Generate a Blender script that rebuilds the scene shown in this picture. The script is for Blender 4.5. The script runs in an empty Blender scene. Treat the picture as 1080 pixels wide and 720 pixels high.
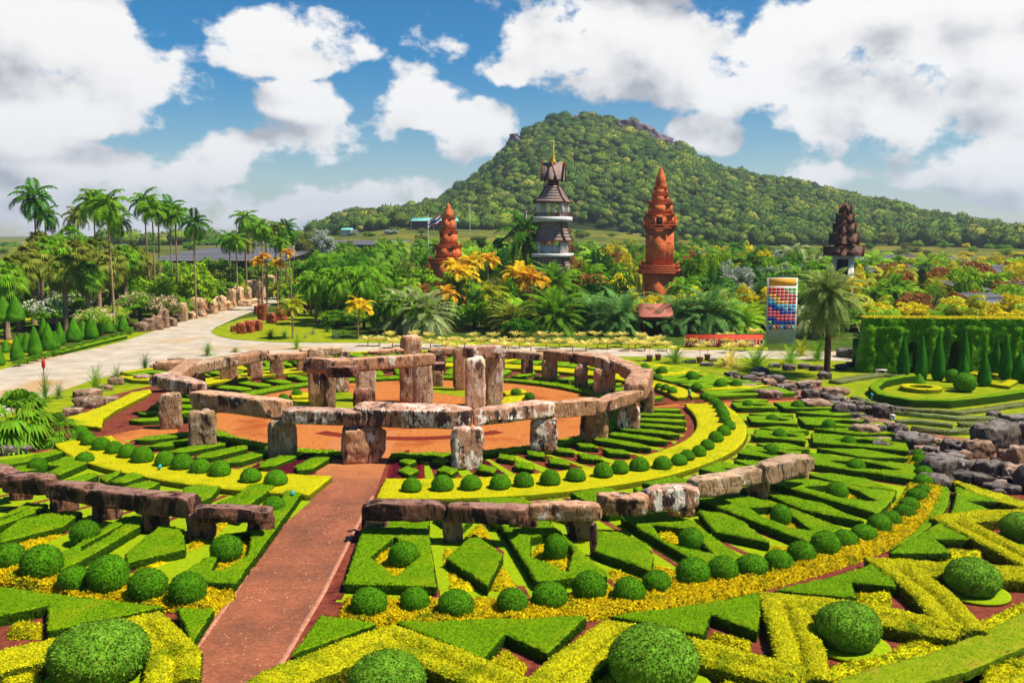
import bpy, math, random
import numpy as np
from mathutils import Vector, Matrix, noise, geometry
# ------------------------------------------------------------ camera, sky, sun, exposure
scene = bpy.context.scene
COL = scene.collection
CAMH = 15.0; FPX = 1000.0; PITCH = math.atan((360-248)/FPX)
cam_d = bpy.data.cameras.new('camera'); cam = bpy.data.objects.new('camera', cam_d); COL.objects.link(cam)
cam.location = (0, 0, CAMH); cam.rotation_euler = (math.pi/2-PITCH, 0, 0)
cam_d.sensor_width = 36; cam_d.lens = 36*FPX/1080; cam_d.clip_end = 9000; cam_d.clip_start = .1
scene.camera = cam
SUN_EL = math.radians(58); SUN_AZ = math.radians(104)      # azimuth clockwise from +Y (the camera looks along +Y)
sd = Vector((math.sin(SUN_AZ)*math.cos(SUN_EL), math.cos(SUN_AZ)*math.cos(SUN_EL), math.sin(SUN_EL)))
sun_d = bpy.data.lights.new('sun', 'SUN'); sun_d.energy = 4.8; sun_d.angle = math.radians(.9); sun_d.color = (1, .94, .84)
sun = bpy.data.objects.new('sun', sun_d); COL.objects.link(sun); sun.rotation_euler = sd.to_track_quat('Z', 'Y').to_euler()
scene.view_settings.view_transform = 'Standard'; scene.view_settings.look = 'None'
scene.view_settings.exposure = 0.66; scene.view_settings.gamma = 1
CLOUD_GAIN = .65; SKY_STR = .062

def pxdir(px, py):
    x = (px-540)/FPX; y = -(py-360)/FPX; c, s = math.cos(PITCH), math.sin(PITCH)
    return Vector((x, c+y*s, -s+y*c)).normalized()
world = bpy.data.worlds.new('World'); scene.world = world; world.use_nodes = True
world.cycles.sampling_method = 'MANUAL'; world.cycles.sample_map_resolution = 512
WT = world.node_tree; WT.nodes.clear()
def wn(tree, t, **k):
    n = tree.nodes.new(t)
    for a, b in k.items(): setattr(n, a, b)
    return n
def mth(tree, op, a, b=None, c=None, clamp=False):
    n = tree.nodes.new('ShaderNodeMath'); n.operation = op; n.use_clamp = clamp
    for i, v in enumerate((a, b, c)):
        if v is None: continue
        if isinstance(v, (int, float)): n.inputs[i].default_value = v
        else: tree.links.new(v, n.inputs[i])
    return n.outputs[0]
# cumulus masses as seen by direction: (x, y, half width, half height, weight)
CL = [(20,60,95,68,1),(75,50,70,46,1),(140,80,66,46,1),(175,75,34,30,.9),(50,105,110,42,1),(10,15,60,36,1),
 (35,185,95,34,.85),(130,180,110,34,.75),(232,172,52,30,.8),(90,225,220,30,.85),(300,215,170,32,.8),(225,150,40,14,.4),
 (292,42,70,36,1),(262,60,40,26,.9),(345,52,46,22,.85),(322,108,52,24,.95),(350,150,60,30,.6),(300,160,60,28,.75),(405,200,90,24,.5),
 (455,112,58,28,1),(490,135,48,38,1),(425,135,36,26,.8),(470,40,52,32,.55),(440,78,40,16,.5),(540,165,60,18,.55),
 (590,52,70,34,1),(545,75,44,22,.9),(650,30,110,44,1),(700,70,120,44,1),(640,75,90,28,.9),(800,90,110,36,1),(850,45,110,44,1),
 (900,110,100,38,1),(960,60,120,60,1),(1040,110,90,60,1),(960,140,70,30,.9),(1040,170,80,34,.9),(1075,190,60,30,.8),(1000,15,160,40,1),(750,25,60,40,.9),
 (748,142,40,22,.95),(760,150,36,16,.7),(868,182,50,14,.75),(840,172,30,10,.6),(985,212,120,18,.5),(905,178,40,12,.4),
 (1010,5,110,34,1.35),(60,122,90,22,1.3),(1060,50,60,30,1.25),(20,150,60,18,1.2),(300,72,60,14,1.2),(450,130,50,12,1.2),(690,-60,260,60,1),(150,-70,160,50,.8),(-120,80,90,120,.9),(1240,80,120,90,1),(1200,200,120,40,.8),(-140,200,140,50,.8)]
g = bpy.data.node_groups.new('cloud_field', 'ShaderNodeTree')
g.interface.new_socket('V', in_out='INPUT', socket_type='NodeSocketVector')
g.interface.new_socket('F', in_out='OUTPUT', socket_type='NodeSocketFloat'); g.interface.new_socket('S', in_out='OUTPUT', socket_type='NodeSocketFloat')
gi = g.nodes.new('NodeGroupInput'); go = g.nodes.new('NodeGroupOutput')
warp = g.nodes.new('ShaderNodeTexNoise'); warp.inputs['Scale'].default_value = 9; warp.inputs['Detail'].default_value = 3
g.links.new(gi.outputs[0], warp.inputs['Vector'])
wv = g.nodes.new('ShaderNodeVectorMath'); wv.operation = 'MULTIPLY_ADD'; g.links.new(warp.outputs['Color'], wv.inputs[0])
wv.inputs[1].default_value = (.05, .03, 0); g.links.new(gi.outputs[0], wv.inputs[2])
acc = None
for cx_, cy_, rx_, ry_, w_ in CL:
    d = pxdir(cx_, cy_); az = math.atan2(d.x, d.y)+.025; el = math.asin(d.z)+.015
    m = g.nodes.new('ShaderNodeVectorMath'); m.operation = 'SUBTRACT'; g.links.new(wv.outputs[0], m.inputs[0]); m.inputs[1].default_value = (az, el, 0)
    s = g.nodes.new('ShaderNodeVectorMath'); s.operation = 'MULTIPLY'; g.links.new(m.outputs[0], s.inputs[0]); s.inputs[1].default_value = (860/rx_, 920/ry_, 0)
    dt = g.nodes.new('ShaderNodeVectorMath'); dt.operation = 'DOT_PRODUCT'; g.links.new(s.outputs[0], dt.inputs[0]); g.links.new(s.outputs[0], dt.inputs[1])
    e = mth(g, 'MULTIPLY', mth(g, 'SUBTRACT', 1.25, mth(g, 'MULTIPLY', dt.outputs['Value'], .72), clamp=False), w_)
    e = mth(g, 'MAXIMUM', e, 0)
    acc = e if acc is None else mth(g, 'SMOOTH_MAX', acc, e, .25)
fb = g.nodes.new('ShaderNodeTexNoise'); fb.inputs['Scale'].default_value = 11; fb.inputs['Detail'].default_value = 9; fb.inputs['Roughness'].default_value = .6
sc = g.nodes.new('ShaderNodeVectorMath'); sc.operation = 'MULTIPLY'; g.links.new(gi.outputs[0], sc.inputs[0]); sc.inputs[1].default_value = (1, 1.35, 1)
g.links.new(sc.outputs[0], fb.inputs['Vector'])
F = mth(g, 'ADD', mth(g, 'MULTIPLY', acc, .85), mth(g, 'MULTIPLY', mth(g, 'SUBTRACT', fb.outputs['Fac'], .5), 2.6))
g.links.new(mth(g, 'SUBTRACT', F, .50), go.inputs[0])
fs = g.nodes.new('ShaderNodeTexNoise'); fs.inputs['Scale'].default_value = 9; fs.inputs['Detail'].default_value = 6; fs.inputs['Roughness'].default_value = .5; g.links.new(sc.outputs[0], fs.inputs['Vector'])
g.links.new(mth(g, 'ADD', mth(g, 'MULTIPLY', acc, .85), mth(g, 'MULTIPLY', mth(g, 'SUBTRACT', fs.outputs['Fac'], .5), 2.2)), go.inputs[1])
tc = wn(WT, 'ShaderNodeTexCoord'); sep = wn(WT, 'ShaderNodeSeparateXYZ'); WT.links.new(tc.outputs['Generated'], sep.inputs[0])
az = mth(WT, 'ARCTAN2', sep.outputs[0], sep.outputs[1]); el = mth(WT, 'ARCSINE', sep.outputs[2])
cb = wn(WT, 'ShaderNodeCombineXYZ'); WT.links.new(az, cb.inputs[0]); WT.links.new(el, cb.inputs[1])
def field(off):
    a = wn(WT, 'ShaderNodeVectorMath'); a.operation = 'ADD'; WT.links.new(cb.outputs[0], a.inputs[0]); a.inputs[1].default_value = off
    n = wn(WT, 'ShaderNodeGroup'); n.node_tree = g; WT.links.new(a.outputs[0], n.inputs[0]); return n.outputs[0], n.outputs[1]
(f0, s0), (_, s1) = field((0, 0, 0)), field((.012, .030, 0))
def maprange(tree, v, a, b, c=0, d=1, smooth=True):
    n = tree.nodes.new('ShaderNodeMapRange'); n.interpolation_type = 'SMOOTHSTEP' if smooth else 'LINEAR'; n.clamp = True
    tree.links.new(v, n.inputs[0])
    for i, x in zip((1, 2, 3, 4), (a, b, c, d)): n.inputs[i].default_value = x
    return n.outputs[0]
alpha = maprange(WT, f0, 0.0, .30)
bl = wn(WT, 'ShaderNodeTexNoise'); bl.inputs['Scale'].default_value = 26; bl.inputs['Detail'].default_value = 7; bl.inputs['Roughness'].default_value = .55; WT.links.new(cb.outputs[0], bl.inputs['Vector'])
sh_ = mth(WT, 'ADD', mth(WT, 'MULTIPLY', s1, .50), mth(WT, 'MULTIPLY', mth(WT, 'SUBTRACT', s1, s0), 1.25))
shade = maprange(WT, mth(WT, 'ADD', sh_, mth(WT, 'MULTIPLY', mth(WT, 'SUBTRACT', bl.outputs['Fac'], .5), .9)), .16, 1.30, smooth=False)
rmp = wn(WT, 'ShaderNodeValToRGB'); WT.links.new(shade, rmp.inputs[0])
rmp.color_ramp.elements[0].color = (1.0, .985, .97, 1); rmp.color_ramp.elements[1].color = (.44, .46, .51, 1)
e = rmp.color_ramp.elements.new(.34); e.color = (.93, .915, .90, 1); e = rmp.color_ramp.elements.new(.66); e.color = (.72, .725, .745, 1)
sky = wn(WT, 'ShaderNodeTexSky'); sky.sky_type = 'NISHITA'; sky.sun_disc = False; sky.sun_elevation = SUN_EL; sky.sun_rotation = SUN_AZ
sky.air_density = 1.0; sky.dust_density = .15; sky.ozone_density = 3.0
hs = wn(WT, 'ShaderNodeHueSaturation'); hs.inputs['Saturation'].default_value = 1.75; WT.links.new(sky.outputs[0], hs.inputs['Color'])
b1 = wn(WT, 'ShaderNodeBackground'); WT.links.new(hs.outputs[0], b1.inputs[0]); b1.inputs[1].default_value = SKY_STR
b2 = wn(WT, 'ShaderNodeBackground'); WT.links.new(rmp.outputs[0], b2.inputs[0]); b2.inputs[1].default_value = CLOUD_GAIN
mx = wn(WT, 'ShaderNodeMixShader'); WT.links.new(alpha, mx.inputs[0]); WT.links.new(b1.outputs[0], mx.inputs[1]); WT.links.new(b2.outputs[0], mx.inputs[2])
wo = wn(WT, 'ShaderNodeOutputWorld'); WT.links.new(mx.outputs[0], wo.inputs[0])

# ------------------------------------------------------------ helpers
R = math.radians
rng = np.random.default_rng(7); rnd = random.Random(7)
def W(px, py, z=0.0):
    """a photograph position turned into the point of the plane at height z that it shows"""
    x = (px-540)/FPX; y = -(py-360)/FPX; c, s = math.cos(PITCH), math.sin(PITCH)
    dz = -s+y*c; t = (z-CAMH)/dz
    return (x*t, (c+y*s)*t)
def WD(px, d): return ((px-540)/FPX*d*1.0, d)              # x position at a distance (y) d
def ZD(py, d): return CAMH+(248-py)/FPX*d                   # height that shows at row py at distance d
def tag(o, label=None, cat=None, group=None, kind=None):
    for k, v in (('label', label), ('category', cat), ('group', group), ('kind', kind)):
        if v: o[k] = v
    return o
def empty(name, loc=(0, 0, 0), rz=0.0):
    o = bpy.data.objects.new(name, None); COL.objects.link(o); o.location = loc; o.rotation_euler = (0, 0, rz); o.empty_display_size = .3
    return o
def mesh_np(name, V, Fs, smooth=False, mi=None):
    """V (n,3); Fs list of (m,k) index arrays"""
    me = bpy.data.meshes.new(name); V = np.asarray(V, dtype=np.float32)
    if mi is not None: mi = [k for k, f in zip(mi, Fs) if len(f)]
    Fs = [np.asarray(f, dtype=np.int32) for f in Fs if len(f)]
    nl = sum(f.size for f in Fs); nf = sum(len(f) for f in Fs)
    me.vertices.add(len(V)); me.vertices.foreach_set('co', V.ravel())
    me.loops.add(nl); me.polygons.add(nf)
    me.loops.foreach_set('vertex_index', np.concatenate([f.ravel() for f in Fs]))
    tot = np.concatenate([np.full(len(f), f.shape[1], dtype=np.int32) for f in Fs])
    st = np.concatenate([[0], np.cumsum(tot)[:-1]]).astype(np.int32)
    me.polygons.foreach_set('loop_start', st); me.polygons.foreach_set('loop_total', tot)
    if smooth is not False:
        sm = np.full(nf, True) if smooth is True else smooth
        me.polygons.foreach_set('use_smooth', sm)
    if mi is not None: me.polygons.foreach_set('material_index', np.concatenate([np.full(len(f), k, dtype=np.int32) for f, k in zip(Fs, [k for k in mi])]))
    me.update(calc_edges=True); return me
def link(name, me, m=None, parent=None, loc=None):
    o = bpy.data.objects.new(name, me); COL.objects.link(o)
    if isinstance(m, (list, tuple)):
        if not me.materials: [me.materials.append(q) for q in m]
        m = None
    if m and not me.materials: me.materials.append(m)
    elif m and me.materials[0] != m:
        o.material_slots[0].link = 'OBJECT'; o.material_slots[0].material = m
    if parent: o.parent = parent
    if loc is not None: o.location = loc
    return o
class MB:
    def __init__(s): s.v = []; s.f = {}; s.n = 0
    def add(s, V, F):
        V = np.asarray(V, float).reshape(-1, 3); s.v.append(V)
        for f in F:
            f = np.asarray(f, dtype=np.int64)
            if f.ndim == 1: f = f.reshape(1, -1)
            if len(f): s.f.setdefault(f.shape[1], []).append(f+s.n)
        s.n += len(V)
    def box(s, c, size, rz=0.0, taper=1.0):
        sx, sy, sz = size[0]/2, size[1]/2, size[2]/2; c = np.array(c, float)
        P = np.array([(a*sx*(taper if k > 0 else 1), b*sy*(taper if k > 0 else 1), k*sz) for k in (-1, 1) for a, b in ((-1, -1), (1, -1), (1, 1), (-1, 1))])
        ca, sa = math.cos(rz), math.sin(rz); P = np.c_[P[:, 0]*ca-P[:, 1]*sa, P[:, 0]*sa+P[:, 1]*ca, P[:, 2]]+c
        s.add(P, [[(0, 3, 2, 1), (4, 5, 6, 7), (0, 1, 5, 4), (1, 2, 6, 5), (2, 3, 7, 6), (3, 0, 4, 7)]])
    def tube(s, pts, rad, n=8, cap=True):
        pts = np.array(pts, float); m = len(pts); rad = np.broadcast_to(rad, (m,)); V = []
        for i in range(m):
            t = pts[min(i+1, m-1)]-pts[max(i-1, 0)]; t /= np.linalg.norm(t)+1e-9
            a = np.cross(t, (0, 0, 1) if abs(t[2]) < .9 else (1, 0, 0)); a /= np.linalg.norm(a); b = np.cross(t, a)
            for k in range(n):
                w = 2*math.pi*k/n; V.append(pts[i]+rad[i]*(a*math.cos(w)+b*math.sin(w)))
        Fq = [(i*n+k, i*n+(k+1) % n, (i+1)*n+(k+1) % n, (i+1)*n+k) for i in range(m-1) for k in range(n)]
        s.add(V, [Fq]+([[tuple(range((m-1)*n, m*n))], [tuple(range(n-1, -1, -1))]] if cap else []))
    def lathe(s, prof, c=(0, 0, 0), n=16, jit=0.0):
        V = []; m = len(prof)
        for r, z in prof:
            for k in range(n):
                w = 2*math.pi*k/n; rr = r*(1+jit*(rnd.random()-.5)); V.append((c[0]+rr*math.cos(w), c[1]+rr*math.sin(w), c[2]+z))
        Fq = [(i*n+k, i*n+(k+1) % n, (i+1)*n+(k+1) % n, (i+1)*n+k) for i in range(m-1) for k in range(n)]
        s.add(V, [Fq, [tuple(range((m-1)*n, m*n))], [tuple(range(n-1, -1, -1))]])
    def mesh(s, name, smooth=False):
        return mesh_np(name, np.concatenate(s.v), [np.concatenate(a) for a in s.f.values()], smooth)
    def build(s, name, m, parent=None, smooth=False, loc=None):
        return link(name, s.mesh(name, smooth), m, parent, loc)

# ------------------------------------------------------------ materials
def mat(name, c1, c2=None, scale=3.0, detail=5, rough=.75, c3=None, scale3=.4, bump=.0, bscale=20, island=0.0, objrand=0.0, spec=.06, trans=0.0, ramp=(.35, .65), ramp3=(.5, .7), coord='Object', stretch=None):
    m = bpy.data.materials.new(name); m.use_nodes = True; t = m.node_tree; N = t.nodes; b = N['Principled BSDF']
    b.inputs['Roughness'].default_value = rough; b.inputs['Specular IOR Level'].default_value = spec
    t4 = lambda c: (*c, 1)
    tc = N.new('ShaderNodeTexCoord'); vec = tc.outputs[coord]
    if coord == 'World':
        pass
    if stretch:
        mp = N.new('ShaderNodeMapping'); mp.inputs['Scale'].default_value = stretch; t.links.new(vec, mp.inputs[0]); vec = mp.outputs[0]
    col = None
    if c2:
        n = N.new('ShaderNodeTexNoise'); n.inputs['Scale'].default_value = scale; n.inputs['Detail'].default_value = detail; n.inputs['Roughness'].default_value = .62
        t.links.new(vec, n.inputs['Vector']); r = N.new('ShaderNodeValToRGB'); r.color_ramp.elements[0].position = ramp[0]; r.color_ramp.elements[1].position = ramp[1]
        r.color_ramp.elements[0].color = t4(c1); r.color_ramp.elements[1].color = t4(c2); t.links.new(n.outputs['Fac'], r.inputs[0]); col = r.outputs[0]
    if c3:
        n = N.new('ShaderNodeTexNoise'); n.inputs['Scale'].default_value = scale3; n.inputs['Detail'].default_value = 6; n.inputs['Roughness'].default_value = .65
        t.links.new(vec, n.inputs['Vector']); mr = maprange(t, n.outputs['Fac'], *ramp3)
        mm = N.new('ShaderNodeMix'); mm.data_type = 'RGBA'; t.links.new(mr, mm.inputs[0]); t.links.new(col, mm.inputs[6]); mm.inputs[7].default_value = t4(c3); col = mm.outputs[2]
    if col is None:
        rg = N.new('ShaderNodeRGB'); rg.outputs[0].default_value = t4(c1); col = rg.outputs[0]
    if island or objrand:
        hv = N.new('ShaderNodeHueSaturation'); t.links.new(col, hv.inputs['Color']); v = None
        if island:
            gm = N.new('ShaderNodeNewGeometry'); v = mth(t, 'MULTIPLY_ADD', gm.outputs['Random Per Island'], island*2, 1-island)
            t.links.new(mth(t, 'MULTIPLY_ADD', gm.outputs['Random Per Island'], .05*min(1, island*2), .5-.025*min(1, island*2)), hv.inputs['Hue'])
        if objrand:
            oi = N.new('ShaderNodeObjectInfo'); v2 = mth(t, 'MULTIPLY_ADD', oi.outputs['Random'], objrand*2, 1-objrand)
            v = v2 if v is None else mth(t, 'MULTIPLY', v, v2)
        t.links.new(v, hv.inputs['Value']); col = hv.outputs[0]
    t.links.new(col, b.inputs['Base Color'])
    if bump:
        n = N.new('ShaderNodeTexNoise'); n.inputs['Scale'].default_value = bscale; n.inputs['Detail'].default_value = 6; t.links.new(vec, n.inputs['Vector'])
        bp = N.new('ShaderNodeBump'); bp.inputs['Strength'].default_value = bump; bp.inputs['Distance'].default_value = .1
        t.links.new(n.outputs['Fac'], bp.inputs['Height']); t.links.new(bp.outputs[0], b.inputs['Normal'])
    if trans:
        tr = N.new('ShaderNodeBsdfTranslucent'); t.links.new(col, tr.inputs[0]); ms = N.new('ShaderNodeMixShader'); ms.inputs[0].default_value = trans
        t.links.new(b.outputs[0], ms.inputs[1]); t.links.new(tr.outputs[0], ms.inputs[2]); t.links.new(ms.outputs[0], N['Material Output'].inputs[0])
    return m
M = {}
def srgb(r, g, b, k=1.0):
    f = lambda c: ((c/255)/12.92 if c <= 10 else (((c/255)+.055)/1.055)**2.4)*k
    return (f(r), f(g), f(b))
M['hedge'] = mat('clipped_leaf', srgb(92,140,2,.8), srgb(132,172,4,.8), 9, 8, .7, srgb(146,172,8,.8), .55, .8, 26, island=.3, trans=.15)
M['hedge_far'] = mat('clipped_leaf_pale', srgb(100,150,2,.8), srgb(140,184,6,.8), 7, 8, .7, None, .5, .8, 16, island=.25, trans=.15)
M['yellow'] = mat('golden_leaf', srgb(214,192,2,.9), srgb(244,222,6,.95), 10, 8, .7, srgb(190,186,8,.85), 1.1, .8, 22, island=.28, trans=.2)
M['zigzag'] = mat('golden_hedge_leaf', srgb(190,180,4,.85), srgb(240,220,8,.92), 7, 8, .7, srgb(132,146,6,.8), 1.6, .9, 18, island=.4, trans=.2)
M['flower'] = mat('golden_flower', srgb(206,178,4,.88), srgb(242,210,8,.92), 8, 8, .7, srgb(150,160,20,.8), 1.2, .9, 18, island=.35, trans=.25)
# clipped plants: [fresh clipped top, older flank leaves with side shade painted in, loose leaves on top, loose leaves in the flank colours]
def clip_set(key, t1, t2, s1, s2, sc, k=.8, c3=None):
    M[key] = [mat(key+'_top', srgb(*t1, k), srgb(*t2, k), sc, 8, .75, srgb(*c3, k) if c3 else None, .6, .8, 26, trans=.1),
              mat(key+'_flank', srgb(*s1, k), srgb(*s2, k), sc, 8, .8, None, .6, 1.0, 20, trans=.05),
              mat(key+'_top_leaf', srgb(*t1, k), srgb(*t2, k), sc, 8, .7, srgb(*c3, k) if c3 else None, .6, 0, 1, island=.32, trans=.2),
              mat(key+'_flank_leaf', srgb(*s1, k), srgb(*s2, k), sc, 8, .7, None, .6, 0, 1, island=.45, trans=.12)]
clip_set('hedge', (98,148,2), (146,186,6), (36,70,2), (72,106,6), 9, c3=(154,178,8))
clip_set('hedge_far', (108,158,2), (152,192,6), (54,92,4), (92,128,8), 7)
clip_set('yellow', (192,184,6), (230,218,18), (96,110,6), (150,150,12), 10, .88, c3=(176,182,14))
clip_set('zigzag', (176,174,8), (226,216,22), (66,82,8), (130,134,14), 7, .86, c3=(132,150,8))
M['ball'] = mat('topiary_leaf', srgb(64,114,4,.76), srgb(102,148,12,.8), 14, 8, .7, None, 1, .9, 24, island=.35, objrand=.14, trans=.12)
M['shrub_fg'] = mat('small_leaf', srgb(86,124,18,.75), srgb(128,164,40,.8), 9, 8, .7, None, 1, .7, 20, island=.45, trans=.15)
M['lime_hedge'] = None
M['lime'] = mat('lime_turf', srgb(134,166,4,.75), srgb(168,188,14,.75), 5, 8, .8, None, 1, .3, 40)
M['lawn'] = mat('lawn_grass', srgb(128,154,6,.7), srgb(176,176,20,.7), .8, 9, .85, srgb(110,142,8,.7), .22, .3, 14)
M['soil'] = mat('red_soil', srgb(112,52,38,.8), srgb(150,78,56,.8), 3, 8, .95, srgb(96,36,36,.7), .5, .5, 25)
M['maroon'] = mat('maroon_leaf', srgb(84,14,24,.8), srgb(128,32,44,.8), 7, 8, .8, None, 1, .5, 20, island=.5)
M['kerb'] = mat('pink_kerb_stone', srgb(176,110,84,.8), srgb(208,150,120,.8), 4, 6, .85, None, 1, .3, 20)
M['gravel'] = mat('orange_gravel', srgb(200,112,50,.66), srgb(222,142,74,.7), 3, 9, .92, srgb(186,92,46,.64), .18, .35, 30)
M['road'] = mat('pale_concrete', srgb(186,172,150,.72), srgb(218,200,174,.76), .35, 9, .9, srgb(206,166,110,.7), .09, .12, 6)
M['field'] = mat('far_field', srgb(84,104,36,.55), srgb(138,138,56,.6), .05, 10, .95, srgb(186,164,40,.55), .009, .0)
M['undergrowth'] = mat('dark_undergrowth', srgb(56,84,20,.6), srgb(98,124,34,.6), .35, 8, .95, srgb(122,96,50,.6), .09, .4, 3)
# path: fine red pavers
def paver_mat():
    m = bpy.data.materials.new('red_paver'); m.use_nodes = True; t = m.node_tree; N = t.nodes; b = N['Principled BSDF']; b.inputs['Roughness'].default_value = .85
    tc = N.new('ShaderNodeTexCoord'); mp = N.new('ShaderNodeMapping'); mp.inputs['Rotation'].default_value = (0, 0, R(5)); t.links.new(tc.outputs['Object'], mp.inputs[0])
    br = N.new('ShaderNodeTexBrick'); br.inputs['Scale'].default_value = 3.6; br.inputs['Mortar Size'].default_value = .03
    br.inputs['Color1'].default_value = (*srgb(150, 82, 46, .76), 1); br.inputs['Color2'].default_value = (*srgb(182, 110, 68, .76), 1); br.inputs['Mortar'].default_value = (*srgb(112, 60, 38, .7), 1)
    t.links.new(mp.outputs[0], br.inputs['Vector'])
    n = N.new('ShaderNodeTexNoise'); n.inputs['Scale'].default_value = .35; n.inputs['Detail'].default_value = 9; n.inputs['Roughness'].default_value = .7; t.links.new(tc.outputs['Object'], n.inputs['Vector'])
    r = N.new('ShaderNodeValToRGB'); r.color_ramp.elements[0].position = .32; r.color_ramp.elements[1].position = .7
    r.color_ramp.elements[0].color = (.55, .54, .55, 1); r.color_ramp.elements[1].color = (1.45, 1.3, 1.22, 1); t.links.new(n.outputs['Fac'], r.inputs[0])
    mm = N.new('ShaderNodeMix'); mm.data_type = 'RGBA'; mm.blend_type = 'MULTIPLY'; mm.inputs[0].default_value = 1; t.links.new(br.outputs[0], mm.inputs[6]); t.links.new(r.outputs[0], mm.inputs[7])
    n2 = N.new('ShaderNodeTexNoise'); n2.inputs['Scale'].default_value = 22; n2.inputs['Detail'].default_value = 4; t.links.new(tc.outputs['Object'], n2.inputs['Vector'])
    ma = N.new('ShaderNodeMix'); ma.data_type = 'RGBA'; t.links.new(maprange(t, n2.outputs['Fac'], .6, .74, 0, .45), ma.inputs[0]); t.links.new(mm.outputs[2], ma.inputs[6]); ma.inputs[7].default_value = (*srgb(214, 160, 130, .8), 1)
    ds = N.new('ShaderNodeVectorMath'); ds.operation = 'DISTANCE'; t.links.new(tc.outputs['Object'], ds.inputs[0]); ds.inputs[1].default_value = (-8, 80, 0)
    ng = N.new('ShaderNodeTexNoise'); ng.inputs['Scale'].default_value = .8; ng.inputs['Detail'].default_value = 7; t.links.new(tc.outputs['Object'], ng.inputs['Vector'])
    fc = maprange(t, mth(t, 'ADD', ds.outputs['Value'], mth(t, 'MULTIPLY', mth(t, 'SUBTRACT', ng.outputs['Fac'], .5), 7)), 26, 17.5)
    mg = N.new('ShaderNodeMix'); mg.data_type = 'RGBA'; t.links.new(fc, mg.inputs[0]); t.links.new(ma.outputs[2], mg.inputs[6]); mg.inputs[7].default_value = (*srgb(210, 126, 62, .68), 1)
    t.links.new(mg.outputs[2], b.inputs['Base Color'])
    bp = N.new('ShaderNodeBump'); bp.inputs['Strength'].default_value = .4; bp.inputs['Distance'].default_value = .03; t.links.new(br.outputs['Fac'], bp.inputs['Height']); bp.invert = True; t.links.new(bp.outputs[0], b.inputs['Normal'])
    return m
M['paver'] = paver_mat()
def stone_mat(name, base, dark, pale, amt_dark, amt_pale, sc=.55):
    """weathered megalith: tan rock, near-black streaks running down, pale lichen crust on some faces"""
    m = bpy.data.materials.new(name); m.use_nodes = True; t = m.node_tree; N = t.nodes; b = N['Principled BSDF']; b.inputs['Roughness'].default_value = .9; b.inputs['Specular IOR Level'].default_value = .15
    tc = N.new('ShaderNodeTexCoord'); oi = N.new('ShaderNodeObjectInfo')
    off = N.new('ShaderNodeVectorMath'); off.operation = 'MULTIPLY_ADD'; t.links.new(oi.outputs['Random'], off.inputs[0]); off.inputs[1].default_value = (37, 53, 71); t.links.new(tc.outputs['Object'], off.inputs[2])
    def nz(scale, det=8, ro=.65, st=None):
        v = off.outputs[0]
        if st: mp = N.new('ShaderNodeMapping'); mp.inputs['Scale'].default_value = st; t.links.new(v, mp.inputs[0]); v = mp.outputs[0]
        n = N.new('ShaderNodeTexNoise'); n.inputs['Scale'].default_value = scale; n.inputs['Detail'].default_value = det; n.inputs['Roughness'].default_value = ro; t.links.new(v, n.inputs['Vector']); return n.outputs['Fac']
    r = N.new('ShaderNodeValToRGB'); r.color_ramp.elements[0].position = .3; r.color_ramp.elements[1].position = .7
    r.color_ramp.elements[0].color = (*[c*.62 for c in base], 1); r.color_ramp.elements[1].color = (*[min(1, c*1.2) for c in base], 1)
    t.links.new(nz(1.6), r.inputs[0]); col = r.outputs[0]
    def over(fac, c):
        nonlocal col
        mm = N.new('ShaderNodeMix'); mm.data_type = 'RGBA'; t.links.new(fac, mm.inputs[0]); t.links.new(col, mm.inputs[6]); mm.inputs[7].default_value = (*c, 1); col = mm.outputs[2]
    over(maprange(t, nz(.9, 8, .62, (1.1, 1.1, .45)), .58-amt_dark, .63-amt_dark, 0, .93), dark)
    over(maprange(t, nz(1.25, 9, .7, (1, 1, .6)), .64-amt_pale, .67-amt_pale, 0, .95), pale)
    over(maprange(t, nz(6, 6, .6, (1, 1, .22)), .56, .63, 0, .75), [c*.8 for c in dark])
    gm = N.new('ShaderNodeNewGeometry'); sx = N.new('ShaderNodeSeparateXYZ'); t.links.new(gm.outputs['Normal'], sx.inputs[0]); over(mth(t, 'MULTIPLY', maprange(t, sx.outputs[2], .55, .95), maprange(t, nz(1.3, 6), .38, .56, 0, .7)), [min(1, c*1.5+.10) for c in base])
    hv = N.new('ShaderNodeHueSaturation'); t.links.new(col, hv.inputs['Color']); t.links.new(mth(t, 'MULTIPLY_ADD', oi.outputs['Random'], .4, .8), hv.inputs['Value'])
    t.links.new(hv.outputs[0], b.inputs['Base Color'])
    h = mth(t, 'ADD', nz(2.5, 10, .7, (1, 1, .5)), mth(t, 'MULTIPLY', nz(9, 6, .6, (1, 1, .3)), .5))
    bp = N.new('ShaderNodeBump'); bp.inputs['Strength'].default_value = 1.0; bp.inputs['Distance'].default_value = .16; t.links.new(h, bp.inputs['Height']); t.links.new(bp.outputs[0], b.inputs['Normal'])
    return m
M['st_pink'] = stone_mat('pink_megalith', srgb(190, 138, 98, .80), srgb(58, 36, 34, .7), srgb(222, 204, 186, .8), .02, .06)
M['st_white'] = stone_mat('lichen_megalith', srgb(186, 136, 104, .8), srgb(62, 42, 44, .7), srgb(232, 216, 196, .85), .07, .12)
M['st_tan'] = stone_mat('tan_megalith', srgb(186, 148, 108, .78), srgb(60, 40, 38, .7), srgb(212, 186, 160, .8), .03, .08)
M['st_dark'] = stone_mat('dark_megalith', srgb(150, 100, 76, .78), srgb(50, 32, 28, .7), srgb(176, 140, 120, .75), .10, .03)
M['st_cream'] = stone_mat('cream_megalith', srgb(222, 186, 148, .82), srgb(110, 74, 60, .7), srgb(240, 224, 202, .85), .0, .10)
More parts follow.
